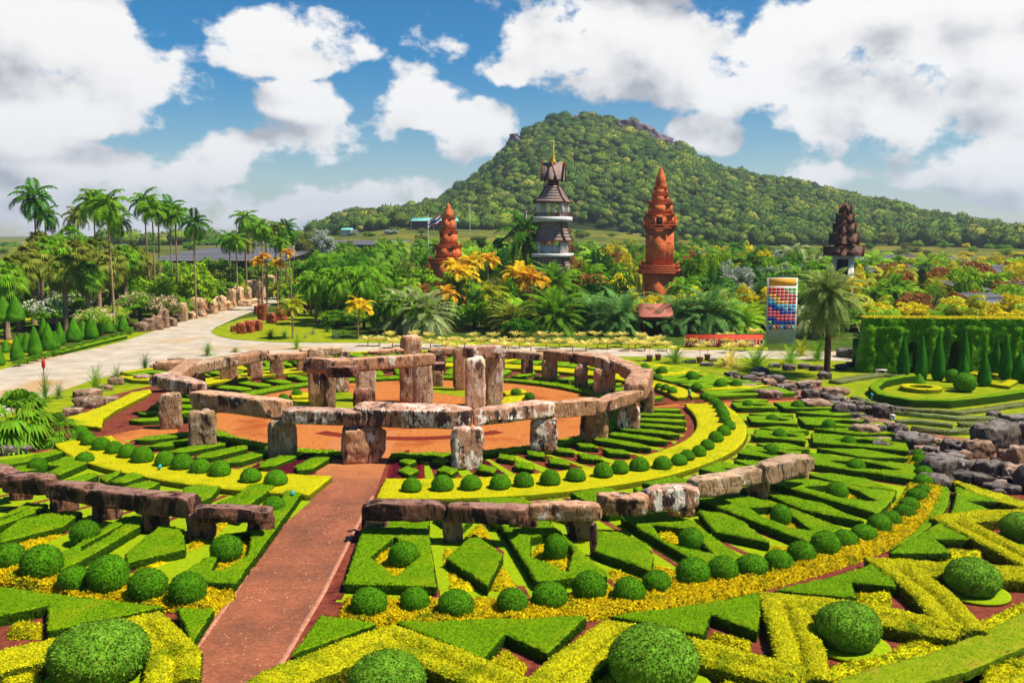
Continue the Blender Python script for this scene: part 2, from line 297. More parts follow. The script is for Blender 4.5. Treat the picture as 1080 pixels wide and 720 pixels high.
M['rock'] = stone_mat('grey_boulder', srgb(112, 98, 86, .72), srgb(44, 36, 34, .7), srgb(176, 160, 156, .75), .06, .03, 1)
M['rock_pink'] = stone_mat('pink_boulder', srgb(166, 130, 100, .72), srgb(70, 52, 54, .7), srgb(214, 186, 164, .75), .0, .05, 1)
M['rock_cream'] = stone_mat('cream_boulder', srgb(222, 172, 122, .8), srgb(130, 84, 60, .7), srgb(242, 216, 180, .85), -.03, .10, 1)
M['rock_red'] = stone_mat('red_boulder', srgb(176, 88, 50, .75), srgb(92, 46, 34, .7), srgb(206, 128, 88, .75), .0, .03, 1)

# ------------------------------------------------------------ noise in numpy
_h = np.random.default_rng(3).random((64, 64, 64))
def vnoise(P, s=1.0, o=3):
    P = np.asarray(P, float)*s; out = np.zeros(len(P)); a = 1; tot = 0
    for k in range(o):
        i = np.floor(P).astype(int); f = P-i; f = f*f*(3-2*f); v = 0
        for dx in (0, 1):
            for dy in (0, 1):
                for dz in (0, 1):
                    w = (f[:, 0] if dx else 1-f[:, 0])*(f[:, 1] if dy else 1-f[:, 1])*(f[:, 2] if dz else 1-f[:, 2])
                    v = v+w*_h[(i[:, 0]+dx) % 64, (i[:, 1]+dy) % 64, (i[:, 2]+dz) % 64]
        out += a*v; tot += a; a *= .5; P = P*2.03+17.1
    return out/tot-.5
def in_poly(P, poly):
    x, y = P[:, 0], P[:, 1]; r = np.zeros(len(P), bool); n = len(poly)
    for i in range(n):
        x1, y1 = poly[i]; x2, y2 = poly[(i+1) % n]
        c = ((y1 > y) != (y2 > y)); xi = (x2-x1)*(y-y1)/((y2-y1) if y2 != y1 else 1e-9)+x1; r ^= c & (x < xi)
    return r
def resample(poly, s, closed=True):
    out = []; n = len(poly)
    for i in range(n if closed else n-1):
        a = np.array(poly[i]); b = np.array(poly[(i+1) % n]); L = np.linalg.norm(b-a); k = max(1, int(round(L/s)))
        for j in range(k): out.append(a+(b-a)*j/k)
    if not closed: out.append(np.array(poly[-1]))
    return np.array(out)
def area(p): p = np.array(p); x, y = p[:, 0], p[:, 1]; return .5*np.sum(x*np.roll(y, -1)-y*np.roll(x, -1))
def triangulate(loops, s):
    """loops: outer first then holes; returns points, tris and per-loop boundary index arrays"""
    B = [resample(l, s) for l in loops]; V = []; E = []; idx = []
    for b in B:
        st = len(V); V += [tuple(p) for p in b]; n = len(b); E += [(st+i, st+(i+1) % n) for i in range(n)]; idx.append(np.arange(st, st+n))
    allb = np.array(V); mn, mxx = allb.min(0), allb.max(0)
    gx, gy = np.meshgrid(np.arange(mn[0]+s/2, mxx[0], s), np.arange(mn[1]+s/2, mxx[1], s)); G = np.c_[gx.ravel(), gy.ravel()]
    if len(G):
        G = G+rng.uniform(-.25, .25, G.shape)*s
        ok = in_poly(G, loops[0])
        for h in loops[1:]: ok &= ~in_poly(G, h)
        G = G[ok]
        if len(G):
            dm = np.full(len(G), 9e9)
            for i in range(0, len(allb), 64): dm = np.minimum(dm, np.linalg.norm(G[:, None]-allb[None, i:i+64], axis=2).min(1))
            G = G[dm > s*.5]
        V += [tuple(p) for p in G]
    r = geometry.delaunay_2d_cdt([Vector(v) for v in V], E, [], 0, 1e-5)
    P = np.array([tuple(v) for v in r[0]]); T = np.array([f for f in r[2] if len(f) == 3])
    C = P[T].mean(1); ok = in_poly(C, loops[0])
    for h in loops[1:]: ok &= ~in_poly(C, h)
    T = T[ok]; d = np.cross(P[T[:, 1]]-P[T[:, 0]], P[T[:, 2]]-P[T[:, 0]]); T[d < 0] = T[d < 0][:, ::-1]
    omap = {}
    for newi, orig in enumerate(r[3]):
        for o in orig: omap[o] = newi
    bi = [np.array([omap[i] for i in ix]) for ix in idx]
    return P, T, bi, B
def leaves(V, T, dens, size, tilt=.9, lift=.0, seed=0, up=.0, aspect=.55):
    """leaf quads scattered over triangles T of V"""
    r = np.random.default_rng(seed); A = V[T[:, 0]]; B = V[T[:, 1]]; C = V[T[:, 2]]; N = np.cross(B-A, C-A); ar = np.linalg.norm(N, axis=1)/2; N = N/(2*ar[:, None]+1e-12)
    n = int(ar.sum()*dens)
    if n < 1: return np.zeros((0, 3)), np.zeros((0, 4), int)
    k = r.choice(len(T), n, p=ar/ar.sum()); u = np.sqrt(r.random(n))[:, None]; v = r.random(n)[:, None]
    P = A[k]*(1-u)+B[k]*u*(1-v)+C[k]*u*v; Nn = N[k]; Nn[:, 2] += up; Nn /= np.linalg.norm(Nn, axis=1)[:, None]
    D = r.normal(size=(n, 3)); D -= Nn*(D*Nn).sum(1)[:, None]; D /= np.linalg.norm(D, axis=1)[:, None]
    D = D+Nn*r.uniform(-.1, tilt, (n, 1))*1.2; D /= np.linalg.norm(D, axis=1)[:, None]
    S = np.cross(Nn, D); S /= np.linalg.norm(S, axis=1)[:, None]+1e-9
    L = size*r.uniform(.6, 1.35, (n, 1)); P = P+Nn*lift
    Q = np.stack([P, P+D*L*.5+S*L*aspect*.5, P+D*L, P+D*L*.5-S*L*aspect*.5], 1).reshape(-1, 3)
    return Q, np.arange(4*n).reshape(n, 4)
LEAFK = 1.0
def hedge_mesh(name, loops, h, s=.3, z0=0.0, zf=None, rough=.052, leafd=0, leafs=.06, batter=.02, bulge=0, seed=1, tilt=.9):
    loops = [list(map(tuple, l)) for l in loops]
    if area(loops[0]) < 0: loops[0] = loops[0][::-1]
    for i in range(1, len(loops)):
        if area(loops[i]) > 0: loops[i] = loops[i][::-1]
    P, T, bi, B = triangulate(loops, s)
    Z = np.full(len(P), float(h)); 
    if zf is not None: Z = zf(P)
    V3 = np.c_[P, Z]; nz = vnoise(np.c_[P, np.zeros(len(P))], 1/.22, 2)+.8*vnoise(np.c_[P, np.zeros(len(P))+5], 1/.9, 2)
    V3[:, 2] += nz*rough*2
    Fs = [T]; V = [V3]; n0 = len(V3); side = []
    for b, pts in zip(bi, B):
        n = len(b); pr = np.roll(pts, 1, 0); nx = np.roll(pts, -1, 0); tdir = nx-pr; tdir /= np.linalg.norm(tdir, axis=1)[:, None]+1e-9
        out = np.c_[tdir[:, 1], -tdir[:, 0]]; edge = .05 if h > .3 else .03; zt = Z[b]
        V3[b, :2] = pts-out*edge
        rings = []
        for q, (fz, fo) in enumerate(((1, 0.0), (.75, .02+bulge), (.4, .02+bulge), (.0, .0))):
            zz = z0+(zt-z0)*fz-(edge if q == 0 else 0); o = fo-batter*(1-fz)
            pj = pts+out*(o+rough*(vnoise(np.c_[pts, zz], 1/.16, 3)*3.2))[:, None]; rings.append(np.c_[pj, zz])
        prev = b
        for ri, rg in enumerate(rings):
            V.append(rg); cur = np.arange(n0, n0+n); n0 += n
            q = np.c_[prev, cur, np.roll(cur, -1), np.roll(prev, -1)]
            (Fs if ri == 0 else side).append(q); prev = cur
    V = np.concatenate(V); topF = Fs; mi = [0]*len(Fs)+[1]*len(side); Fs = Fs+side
    if leafd:
        tt = np.concatenate([T]+[np.concatenate([q[:, :3], q[:, [0, 2, 3]]]) for q in topF[1:]]); ts = np.concatenate([np.concatenate([q[:, :3], q[:, [0, 2, 3]]]) for q in side])
        for k, (tr, dn) in enumerate(((tt, 1.0), (ts, .8))):
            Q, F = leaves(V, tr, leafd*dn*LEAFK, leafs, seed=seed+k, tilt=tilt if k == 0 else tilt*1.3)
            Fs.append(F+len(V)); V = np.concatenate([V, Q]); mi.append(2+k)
    return mesh_np(name, V, Fs, False, mi)
GC = (-8.0, 80.0)
T26 = [(-180,1.0),(-150,1.0),(-122,.965),(-97,.965),(-88,.985),(-72,1.01),(-53,1.02),(-33,1.0),(-12,.955),(0,.94),(14,.965),(30,1.0),(60,1.04),(90,1.06),(120,1.08),(150,1.06),(180,1.0)]
T44 = [(-180,.9),(-150,.9),(-130,.93),(-107,.955),(-97,.975),(-87,1.0),(-80,1.013),(-73,1.015),(-67,1.005),(-59,.993),(-52,.982),(-47,.964),(-41,.943),(-35,.925),(-29,.902),(-10,.865),(10,.84),(35,.84),(50,.86),(90,.93),(140,.92),(180,.9)]
def PW(r, th, warp=True):
    t = (th+180) % 360-180; g1 = np.interp(t, *zip(*T26)); g2 = np.interp(t, *zip(*T44))
    k = np.interp(r, [10, 20, 26, 43.9], [0, .7, 1, 2]); gg = 1+(g1-1)*k if k <= 1 else g1+(g2-g1)*(k-1)
    return (GC[0]+r*gg*math.cos(R(th)), GC[1]+r*gg*math.sin(R(th)))
def arc(r, a, b, step=2.0):
    n = max(1, int(abs(b-a)/step)); return [PW(r, a+(b-a)*i/n) for i in range(n+1)]
def sheet(name, loops, z, m, s=4.0, kind='structure'):
    P, T, bi, B = triangulate([list(map(tuple, l)) for l in loops], s)
    o = link(name, mesh_np(name, np.c_[P, np.full(len(P), z)], [T]), m); return tag(o, kind=kind)
ORD = ['first','second','third','fourth','fifth','sixth','seventh','eighth','ninth','tenth','eleventh','twelfth','thirteenth','fourteenth','fifteenth','sixteenth','seventeenth','eighteenth','nineteenth','twentieth']
def ordn(i): return ORD[i] if i < 20 else str(i+1)+'th'
def dist(p): return math.hypot(p[0], p[1])
def lod(c):
    d = dist(c)
    if d < 42: return .15, 620, .062
    if d < 55: return .20, 300, .075
    if d < 75: return .33, 110, .09
    return .6, 14, .12
def hedge(loops, h, m, label, cat='hedge', name='clipped_hedge', group=None, z0=0.0, **k):
    L = [[tuple(p) for p in l] for l in loops]; c = np.mean(L[0], 0)
    s, ld, ls = lod(c); k.setdefault('s', s); k.setdefault('leafd', ld); k.setdefault('leafs', ls)
    loc = Vector((c[0], c[1], 0)); L = [[(p[0]-c[0], p[1]-c[1]) for p in l] for l in L]
    if 'zf' in k and k['zf']: f = k['zf']; k['zf'] = lambda P: f(P+c)
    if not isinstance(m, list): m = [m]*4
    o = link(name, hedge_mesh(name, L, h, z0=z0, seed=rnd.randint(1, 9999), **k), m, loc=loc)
    return tag(o, label, cat, group)
def px(poly, z): return [W(x, y, z) for x, y in poly]
# ------------------------------------------------------------ ground, roads, beds
def rise(x, y):
    """the land: flat garden, a slow rise beyond it, then the wooded hill"""
    x = np.asarray(x, float); y = np.asarray(y, float)
    pxx = 540+FPX*x/np.maximum(y, 60)
    d = np.maximum(y, 0)
    yb = np.interp(pxx, [-900, 300, 345, 420, 500, 640, 800, 1080, 1500], [263, 258, 250, 240, 242, 249, 257, 261, 263])
    zb = CAMH+(248-yb)*.65
    ridge = np.interp(pxx, [200, 320, 338, 350, 372, 400, 440, 470, 500, 520, 538, 556, 575, 600, 630, 655, 680, 700, 722, 760, 800, 832, 880, 930, 980, 1040, 1080, 1200, 1400, 1800],
                      [264, 256, 240, 232, 222, 221, 219, 207, 186, 170, 152, 138, 127, 123, 122, 125, 134, 146, 159, 174, 182, 187, 199, 212, 222, 230, 236, 246, 262, 262])
    zr = CAMH+(248-ridge-8.5)*1.1
    t0 = np.clip((d-330)/320, 0, 1); t1 = np.clip((d-650)/450, 0, 1); t2 = np.clip((d-1100)/500, 0, 1)
    ridge_n = vnoise(np.c_[pxx.ravel()/26, 0*pxx.ravel(), 0*pxx.ravel()+3], 1, 4).reshape(pxx.shape); zr = zr+ridge_n*11
    z = zb*t0*t0*(3-2*t0)*.9+zb*.1*t0
    s = 1-(1-t1)**1.25; z = z+(zr-zb)*s
    return np.maximum(z*(1-t2)+(zb*.9)*t2, 0.0*z)
gx = np.concatenate([-np.geomspace(4000, 620, 14)[:-1], np.arange(-600, 1500.1, 15), np.geomspace(1600, 4500, 12)])
gy = np.concatenate([[-800, -200, 0, 100, 200, 300, 330], np.arange(345, 1700, 15), np.geomspace(1750, 7000, 16)])
X, Y = np.meshgrid(gx, gy); Z = rise(X.ravel(), Y.ravel())
Z = np.where(Y.ravel() > 1700, np.minimum(Z, 9.5), Z); Z = np.where((X.ravel() < -500) | (X.ravel() > 2600), np.minimum(Z, 9.5), Z)
P = np.c_[X.ravel(), Y.ravel(), Z]
hz = vnoise(P*[1, 1, 0], 1/120, 4)*30*np.clip((P[:, 1]-700)/250, 0, 1)*(P[:, 1] < 1700); P[:, 2] += np.where(P[:, 2] > 12, hz*.38, 0)
nx_, ny_ = len(gx), len(gy); I = np.arange(nx_*ny_).reshape(ny_, nx_)
F = np.stack([I[:-1, :-1], I[:-1, 1:], I[1:, 1:], I[1:, :-1]], -1).reshape(-1, 4)
GZ = P[:, 2].reshape(ny_, nx_)
def terrain(x, y):
    x = np.atleast_1d(x).astype(float); y = np.atleast_1d(y).astype(float)
    i = np.clip(np.searchsorted(gx, x)-1, 0, nx_-2); j = np.clip(np.searchsorted(gy, y)-1, 0, ny_-2)
    u = (x-gx[i])/(gx[i+1]-gx[i]); v = (y-gy[j])/(gy[j+1]-gy[j])
    return GZ[j, i]*(1-u)*(1-v)+GZ[j, i+1]*u*(1-v)+GZ[j+1, i]*(1-u)*v+GZ[j+1, i+1]*u*v
fc = P[F].mean(1); fp = 540+FPX*fc[:, 0]/np.maximum(fc[:, 1], 60); hill_f = (fc[:, 1] > 665) & (fc[:, 1] < 1650) & (fp > 330) & (fc[:, 2] > 8)
M['hill'] = mat('forest_floor', srgb(34,52,22,.6), srgb(64,78,32,.6), .05, 8, .95)
tag(link('ground', mesh_np('ground', P, [F[~hill_f]], True), M['field']), kind='structure'); tag(link('hill', mesh_np('hill', P, [F[hill_f]], True), M['hill']), kind='structure')
lawn_poly = [(-75, 25), (-20, 8), (60, 8), (95, 60), (95, 118), (62, 118), (8, 119), (-30, 122), (-75, 122)]
sheet('lawn', [lawn_poly], .004, M['lawn'])
sheet('planting_bed', [[(-190, 128), (-60, 128), (-36, 145), (-28, 136.5), (8, 128), (50, 123), (150, 112), (420, 330), (-420, 330)]], .004, M['undergrowth'], 12)
road_px = [(-200,425),(-60,402),(0,390),(50,377),(100,367.5),(130,360),(160,350),(180,342.5),(215,333),(245,323),(275,316),(300,311),(330,304),(352,300),(352,304),(322,311),(300,317),(275,325),(250,335),(228,345),(222,350),(228,354),(245,358),(290,361),(350,361.5),(450,362),(600,366.5),(720,368.5),(810,370),(900,371),(1200,380),
 (1200,392),(900,381),(810,378),(720,377),(600,374.5),(480,373),(380,373),(290,374.5),(230,379),(190,383),(150,389),(100,400),(60,414),(0,440),(-60,470),(-200,540)]
sheet('road', [px(road_px, 0)], .014, M['road'])
def strip_poly(pts, w):
    pts = np.array(pts, float); n = len(pts); L = []; Rr = []; ws = np.broadcast_to(w, (n,))
    for i in range(n):
        a = pts[i]-pts[i-1] if i > 0 else pts[1]-pts[0]; b = pts[i+1]-pts[i] if i < n-1 else pts[-1]-pts[-2]
        a = a/np.linalg.norm(a); b = b/np.linalg.norm(b); t = a+b; t /= np.linalg.norm(t)+1e-9; nn = np.array([-t[1], t[0]])
        k = 1/max(.35, abs(np.dot(nn, [-a[1], a[0]]))); L.append(pts[i]+nn*ws[i]/2*k); Rr.append(pts[i]-nn*ws[i]/2*k)
    return [tuple(p) for p in L]+[tuple(p) for p in Rr[::-1]]
# red soil under the whole garden
soil = arc(45.0, -100, 150, 4)+arc(31.0, 150, 205, 4)+arc(46.5, 208, 260, 4)
sheet('soil_bed', [soil], .008, M['soil'])
sheet('soil_bed', [[W(-200,760), W(-200,620), W(160,620), W(228,640), W(100,860), W(-60,900)]], .010, M['soil'])
sheet('soil_bed', [[W(300,640), W(400,625), W(700,610), W(900,560), W(960,500), W(1200,480), W(1250,640), W(1000,760), W(600,900), W(210,880)]], .012, M['soil'])
plaza = arc(17.6, 0, 354, 6)
sheet('plaza', [plaza], .016, M['gravel'])
path_px = [(90,880),(182,720),(238,640),(291,560),(333,500),(341,478),(352,458),(420,454),(412,476),(396,520),(375,560),(340,628),(297,700),(200,880)]
sheet('path', [px(path_px, 0)], .020, M['paver'])
sheet('path', [px([(190,446),(150,452),(105,461),(60,471),(10,489),(-40,506),(-40,524),(30,502),(62,484),(115,470),(185,461)], 0)], .018, M['gravel'])
sheet('path', [arc(16.9, 5.2, 9.6, 2)+arc(50, 9.6, 5.2, 2)], .018, M['gravel'])
# orange outwash in front of the plaza on the path
for side, kp in (('left', [(96,880),(182,720),(238,640),(291,560),(331,502)]), ('right', [(196,880),(297,700),(340,628),(376,556),(393,524)])):
    q = px(kp, 0); sp = strip_poly(q, .16)
    tag(link('kerb', hedge_mesh('kerb', [sp], .09, .6, 0, None, .012, 0, batter=0), [M['kerb']]*2), kind='structure')
sheet('island_lawn', [px([(222,350),(230,344.5),(255,336),(290,332),(350,330),(350,361),(290,360.5),(245,357.5),(228,353.5)], 0)], .010, M['lawn'])
sheet('verge', [px([(0,392),(50,378.5),(100,369),(130,361.5),(160,351.5),(180,344),(178,340),(150,349),(120,355),(60,368),(0,380),(-80,395),(-80,408)], 0)], .010, M['lawn'])
sheet('verge', [px([(350,361.5),(450,361.8),(600,366),(810,369.5),(810,366),(600,362.5),(450,358.5),(350,358)], 0)], .010, M['lawn'])
sheet('river_bed', [px([(740,392),(800,400),(860,404),(905,428),(960,455),(1080,470),(1180,480),(1200,530),(1080,520),(1000,500),(960,472),(900,450),(862,425),(790,408),(745,400)], 0)], .026, mat('pink_rubble', srgb(150, 96, 78, .7), srgb(196, 140, 112, .7), 2.5, 9, .95, srgb(84, 60, 58, .6), .9, 1, 8))
sheet('terrace_lawn', [px([(870,402),(920,394),(1200,400),(1240,460),(1040,452),(960,440),(905,424)], 0)], .020, M['lawn'])

# fallen leaves on the path and plaza
r_ = np.random.default_rng(8); V = []
pp = np.array(px([(120,860),(184,720),(238,642),(291,562),(333,502),(352,460),(420,456),(396,520),(375,560),(338,630),(295,700),(190,860)], 0)); mn, mx_ = pp.min(0), pp.max(0)
L = r_.uniform(mn, mx_, (9000, 2)); L = L[in_poly(L, [tuple(q) for q in pp])][:1500]; a_ = r_.uniform(0, 6.28, len(L)); s_ = r_.uniform(.02, .055, len(L))
for (x, y), t_, s in zip(L, a_, s_):
    d = np.array([math.cos(t_), math.sin(t_)])*s; n_ = np.array([-d[1], d[0]])*.5; V += [(x-d[0], y-d[1], .024), (x+n_[0], y+n_[1], .026+s*.2), (x+d[0], y+d[1], .024), (x-n_[0], y-n_[1], .026)]
M['litter'] = mat('dry_leaf', srgb(196,150,90,.8), srgb(226,190,130,.8), 3, 3, .8, island=.5)
tag(link('leaf_litter', mesh_np('leaf_litter', np.array(V), [np.arange(len(V)).reshape(-1, 4)]), M['litter']), 'dry leaves scattered over the red brick path', 'leaf litter', kind='stuff')
# ------------------------------------------------------------ the hedge parterre
def loz(r1, r2, th, hw, skew=0.0):
    rm = (r1+r2)/2; return [PW(r1, th-skew), PW(rm, th-hw), PW(r2, th+skew), PW(rm, th+hw)]
side_of = lambda th: 'right' if -92 < th < 90 else 'left'
# outer band nearest the camera, traced: frames with an opening, lozenges between
near = [
 ('frame', [(386,548),(450,548),(460,617),(363,614)], [(390,586),(416,565),(443,585),(418,608)]),
 ('loz', [(500,562),(530,584),(514,617),(471,588)]),
 ('frame', [(528,552),(577,547),(640,606),(566,612)], [(559,566),(590,560),(605,580),(599,602),(559,586)]),
 ('loz', [(629,560),(655,561),(683,573),(688,586),(687,601),(628,580)]),
 ('frame', [(655,545),(700,541),(730,548),(780,586),(775,590),(740,595)], [(687,552),(722,556),(742,572),(753,584),(722,577),(700,570)]),
 ('loz', [(737,538),(765,541),(786,551),(811,571),(753,559)]),
 ('frame', [(733,525),(765,519),(815,528),(888,556),(856,572)], [(789,534),(812,533),(836,543),(857,559),(835,556),(805,545)]),
 ('loz', [(811,521),(835,523),(870,531),(911,549),(845,536)]),
 ('frame', [(812,508),(850,504),(945,518),(941,526),(926,541)], [(846,512),(878,510),(900,515),(927,528),(905,527),(875,521)]),
 ('loz', [(848,498),(880,499),(915,505),(945,516),(890,510)])]
nf = nl = 0
for kind, *L in near:
    if kind == 'frame':
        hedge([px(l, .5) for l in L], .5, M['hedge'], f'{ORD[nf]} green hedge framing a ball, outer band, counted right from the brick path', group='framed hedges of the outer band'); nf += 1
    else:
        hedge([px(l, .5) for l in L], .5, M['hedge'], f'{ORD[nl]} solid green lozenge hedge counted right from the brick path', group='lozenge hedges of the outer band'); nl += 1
def sector_frame(th, r1, r2, hw, lab, h=.5, hole=True, m=None, grp='framed hedges of the outer band'):
    out = arc(r1, th-hw, th+hw, 2)+arc(r2, th+hw, th-hw, 2); rm = (r1+r2)/2+.3; q = (r2-r1)*.36
    ho = [PW(rm-q, th), PW(rm, th-hw*.62), PW(rm+q, th), PW(rm, th+hw*.62)]
    hedge([out, ho] if hole else [out], h, m or M['hedge'], lab, group=grp)
for i, th in enumerate((-34.5, -23, -11.5, 1.2)):
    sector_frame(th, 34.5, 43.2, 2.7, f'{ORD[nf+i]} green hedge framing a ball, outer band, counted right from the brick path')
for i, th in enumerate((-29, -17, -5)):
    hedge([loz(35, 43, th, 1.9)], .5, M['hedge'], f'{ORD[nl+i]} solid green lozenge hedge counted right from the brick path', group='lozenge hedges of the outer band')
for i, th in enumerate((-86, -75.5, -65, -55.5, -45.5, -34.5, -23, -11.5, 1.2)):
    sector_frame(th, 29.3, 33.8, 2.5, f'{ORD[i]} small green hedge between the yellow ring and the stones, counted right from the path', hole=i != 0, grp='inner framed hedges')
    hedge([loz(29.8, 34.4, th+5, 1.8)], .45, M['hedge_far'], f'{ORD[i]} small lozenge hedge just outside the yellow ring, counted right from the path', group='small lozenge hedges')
for a, b in ((-89, 3.4), (-148, -97)):
    sheet('turf', [arc(28.7, a, b, 2)+arc(42.7, b, a, 2)], .030, M['lime'], 2)
for th in [t+s*2.75 for t in (-86, -75.5, -65, -55.5, -45.5, -34.5, -23, -11.5, 1.2) for s in (-1, 1)]+[-103, -108, -113.5, -118.5, -124, -129]:
    if th < 3: sheet('soil_line', [strip_poly([PW(28.8, th), PW(35, th), PW(42.5, th-.2)], .38)], .038, M['soil'], 2)
# left of the path
lf = [('frame', [(266,556),(277,546),(294,529),(302,517),(318,519),(248,614),(182,610)], [(222,601),(240,562),(266,560),(262,584),(236,600)]),
 ('frame', [(128,545),(152,541),(152,551),(100,582),(65,600),(28,597),(78,575)], [(85,575),(128,552),(137,548),(112,566),(84,582)]),
 ('loz', [(193,557),(170,553),(132,583),(135,592),(195,578)]),
 ('loz', [(0,563),(20,547),(70,538),(86,539),(66,554),(0,571)]),
 ('frame', [(0,545),(28,530),(50,531),(46,536),(0,553),(-40,566),(-60,560)], [(-20,553),(22,537),(30,536),(0,548),(-20,556)])]
for i, (kind, *L) in enumerate(lf):
    hedge([px(l, .5) for l in L], .5, M['hedge'], ['green hedge framing a ball along the left edge of the brick path', 'green hedge framing the ball left of the low dark stone bench', 'solid green lozenge hedge in front of the left dark stones', 'solid green lozenge hedge at the left edge of the photo below the dark stones', 'green hedge at the left edge under the leftmost dark lintel'][i], group='hedges of the left outer band')
hedge([px([(262,511),(298,505),(263,531),(252,545),(230,540)][::1], .5)], .5, M['hedge'], 'green hedge panel behind the low dark stone bench left of the path', group='hedges of the left outer band')
lz = [[(195,513),(210,510),(232,512),(222,523),(210,528),(190,522)], [(230,529),(262,516),(264,517),(262,531),(245,533)], [(116,507),(140,497),(152,501),(132,508)], [(105,503),(128,495),(125,499),(112,507)], [(50,497),(78,485),(92,487),(62,500)],
      [(0,485),(30,481),(58,473),(66,476),(35,485),(0,490)], [(130,512),(158,506),(168,509),(150,517)], [(48,490),(70,480),(84,483),(66,490)], [(15,492),(50,486),(40,494),(15,497)], [(60,508),(95,498),(104,500),(80,510)]]
for i, l in enumerate(lz):
    hedge([px(l, .5)], .5, M['hedge'], f'{ORD[i]} slim green hedge wedge between the left yellow ring and the left dark stones', group='slim wedges left of the path')
# yellow ring with its balls (three stretches, cut by the paths)
ring_lab = {'front right': ('yellow clipped ring hedge right of the brick path, lined with dark green domes', -89.2, 4.2), 'front left': ('yellow clipped ring hedge left of the brick path, lined with dark green domes', -151.5, -97.3),
            'back': ('yellow clipped ring hedge behind the stone circle', 12.5, 152)}
for k, (lb, a, b) in ring_lab.items():
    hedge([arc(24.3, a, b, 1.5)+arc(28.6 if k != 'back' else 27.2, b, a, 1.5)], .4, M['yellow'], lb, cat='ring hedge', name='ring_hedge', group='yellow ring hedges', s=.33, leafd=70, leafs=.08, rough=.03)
hedge([px([(58,443),(70,446),(107,450),(109,441),(122,432),(160,413),(158,410),(140,413),(108,428),(84,436)], .4)], .4, M['yellow'], 'yellow clipped hedge wedge beyond the left gravel path, beside the flat rocks', cat='ring hedge', name='ring_hedge', s=.33)
# planting inside the clearing
for l, m in (([(353,433),(352,412),(366,411),(374,418),(372,426),(380,434),(372,438)], 'lawn'), ([(455,407),(492,411),(492,419),(455,414)], 'lawn'), ([(318,394),(350,396),(350,400),(322,399)], 'lawn'), ([(506,431),(532,428),(548,424),(520,437),(507,437)], 'lawn'), ([(304,428),(350,428),(350,433),(312,434)], 'lime')):
    sheet('lawn_bed', [px(l, 0)], .030, M[m], 1.5)
for l, q in (([(306,414),(350,413),(350,418),(308,419)], 'left farther'), ([(306,421),(350,420),(350,425),(311,426)], 'left nearer'), ([(531,412),(552,410),(556,413),(534,416)], 'right farther'), ([(532,418),(556,416),(546,424),(528,426)], 'right nearer')):
    hedge([px(l, .3)], .3, M['yellow'], f'small yellow hedge bar inside the clearing, {q} one', name='low_hedge')
sheet('maroon_bed', [arc(10.3, -128, -50, 4)+arc(11.5, -50, -128, 4)], .030, M['maroon'], 2)
# inner band: red soil with radial hedge bars and lime turf strips
hedge([arc(17.0, -90.5, 2, 2)+arc(18.1, 2, -90.5, 2)], .35, M['hedge_far'], 'rough bright green low hedge edging the gravel plaza on the right', name='low_hedge', rough=.09, leafd=90, leafs=.12, s=.3)
hedge([arc(17.0, -150, -100, 2)+arc(18.1, -100, -150, 2)], .35, M['hedge_far'], 'rough bright green low hedge edging the gravel plaza left of the path', name='low_hedge', rough=.09, leafd=90, leafs=.12, s=.3)
hedge([arc(17.0, 12, 198, 2)+arc(18.3, 198, 12, 2)], .35, M['hedge_far'], 'long bright green low hedge edging the far side of the gravel plaza', name='low_hedge', rough=.09, leafd=40, leafs=.14, s=.4)
k = 0
for th in list(np.arange(-86.5, 3, 6.4)):
    if th < -45:
        hedge([loz(18.6, 20.6, th, 1.7, .3)], .4, M['hedge'], f'small green lozenge hedge near the plaza, {ORD[k]} right of the path', group='inner band lozenges')
        hedge([loz(21, 23.3, th+.4, 1.7, .3)], .4, M['hedge'], f'small green lozenge hedge against the yellow ring, {ORD[k]} right of the path', group='inner band lozenges')
    else:
        hedge([[PW(18.4, th-.5), PW(19, th-1.4), PW(22.7, th-1.2), PW(23.4, th), PW(22.6, th+1.2), PW(19, th+1.3), PW(18.4, th+.6)]], .45, M['hedge'], f'long radial green hedge bar right of the stones, {ORD[k]} sector from the path', group='radial hedge bars')
    sheet('turf_strip', [arc(18.3, th+2.2, th+4.2, 2)+arc(23.5, th+4.6, th+2.6, 2)], .034, M['lime'], 1.5); k += 1
for k, th in enumerate(np.arange(-104, -150, -7.0)):
    hedge([[PW(18.4, th-.6), PW(19.2, th-1.8), PW(22.2, th-1.7), PW(23.2, th), PW(22.4, th+1.8), PW(19.2, th+1.7)]], .4, M['hedge'], f'radial green hedge bar left of the path, {ORD[k]} from it', group='left radial hedge bars')
    sheet('turf_strip', [arc(18.3, th-2.4, th-4.2, 2)+arc(23.5, th-4.6, th-2.8, 2)], .034, M['lime'], 1.5)
for l in ([(262,497),(292,478),(332,474),(331,500)], [(395,524),(409,500),(412,482),(432,474),(428,492),(440,500)]):
    sheet('maroon_bed', [px(l, 0)], .034, M['maroon'], 1)
for k, th in enumerate(list(np.arange(14, 152, 7.2))+[163, 170, 178, 186, 194]):
    hedge([[PW(18.8, th-.8), PW(19.4, th-1.9), PW(22.4, th-1.6), PW(23.2, th), PW(22.4, th+1.6), PW(19.4, th+1.9)]], .4, M['hedge_far'], f'radial green hedge bar behind the plaza, {ordn(k)} counted leftward from the right gravel path', group='far radial hedge bars')
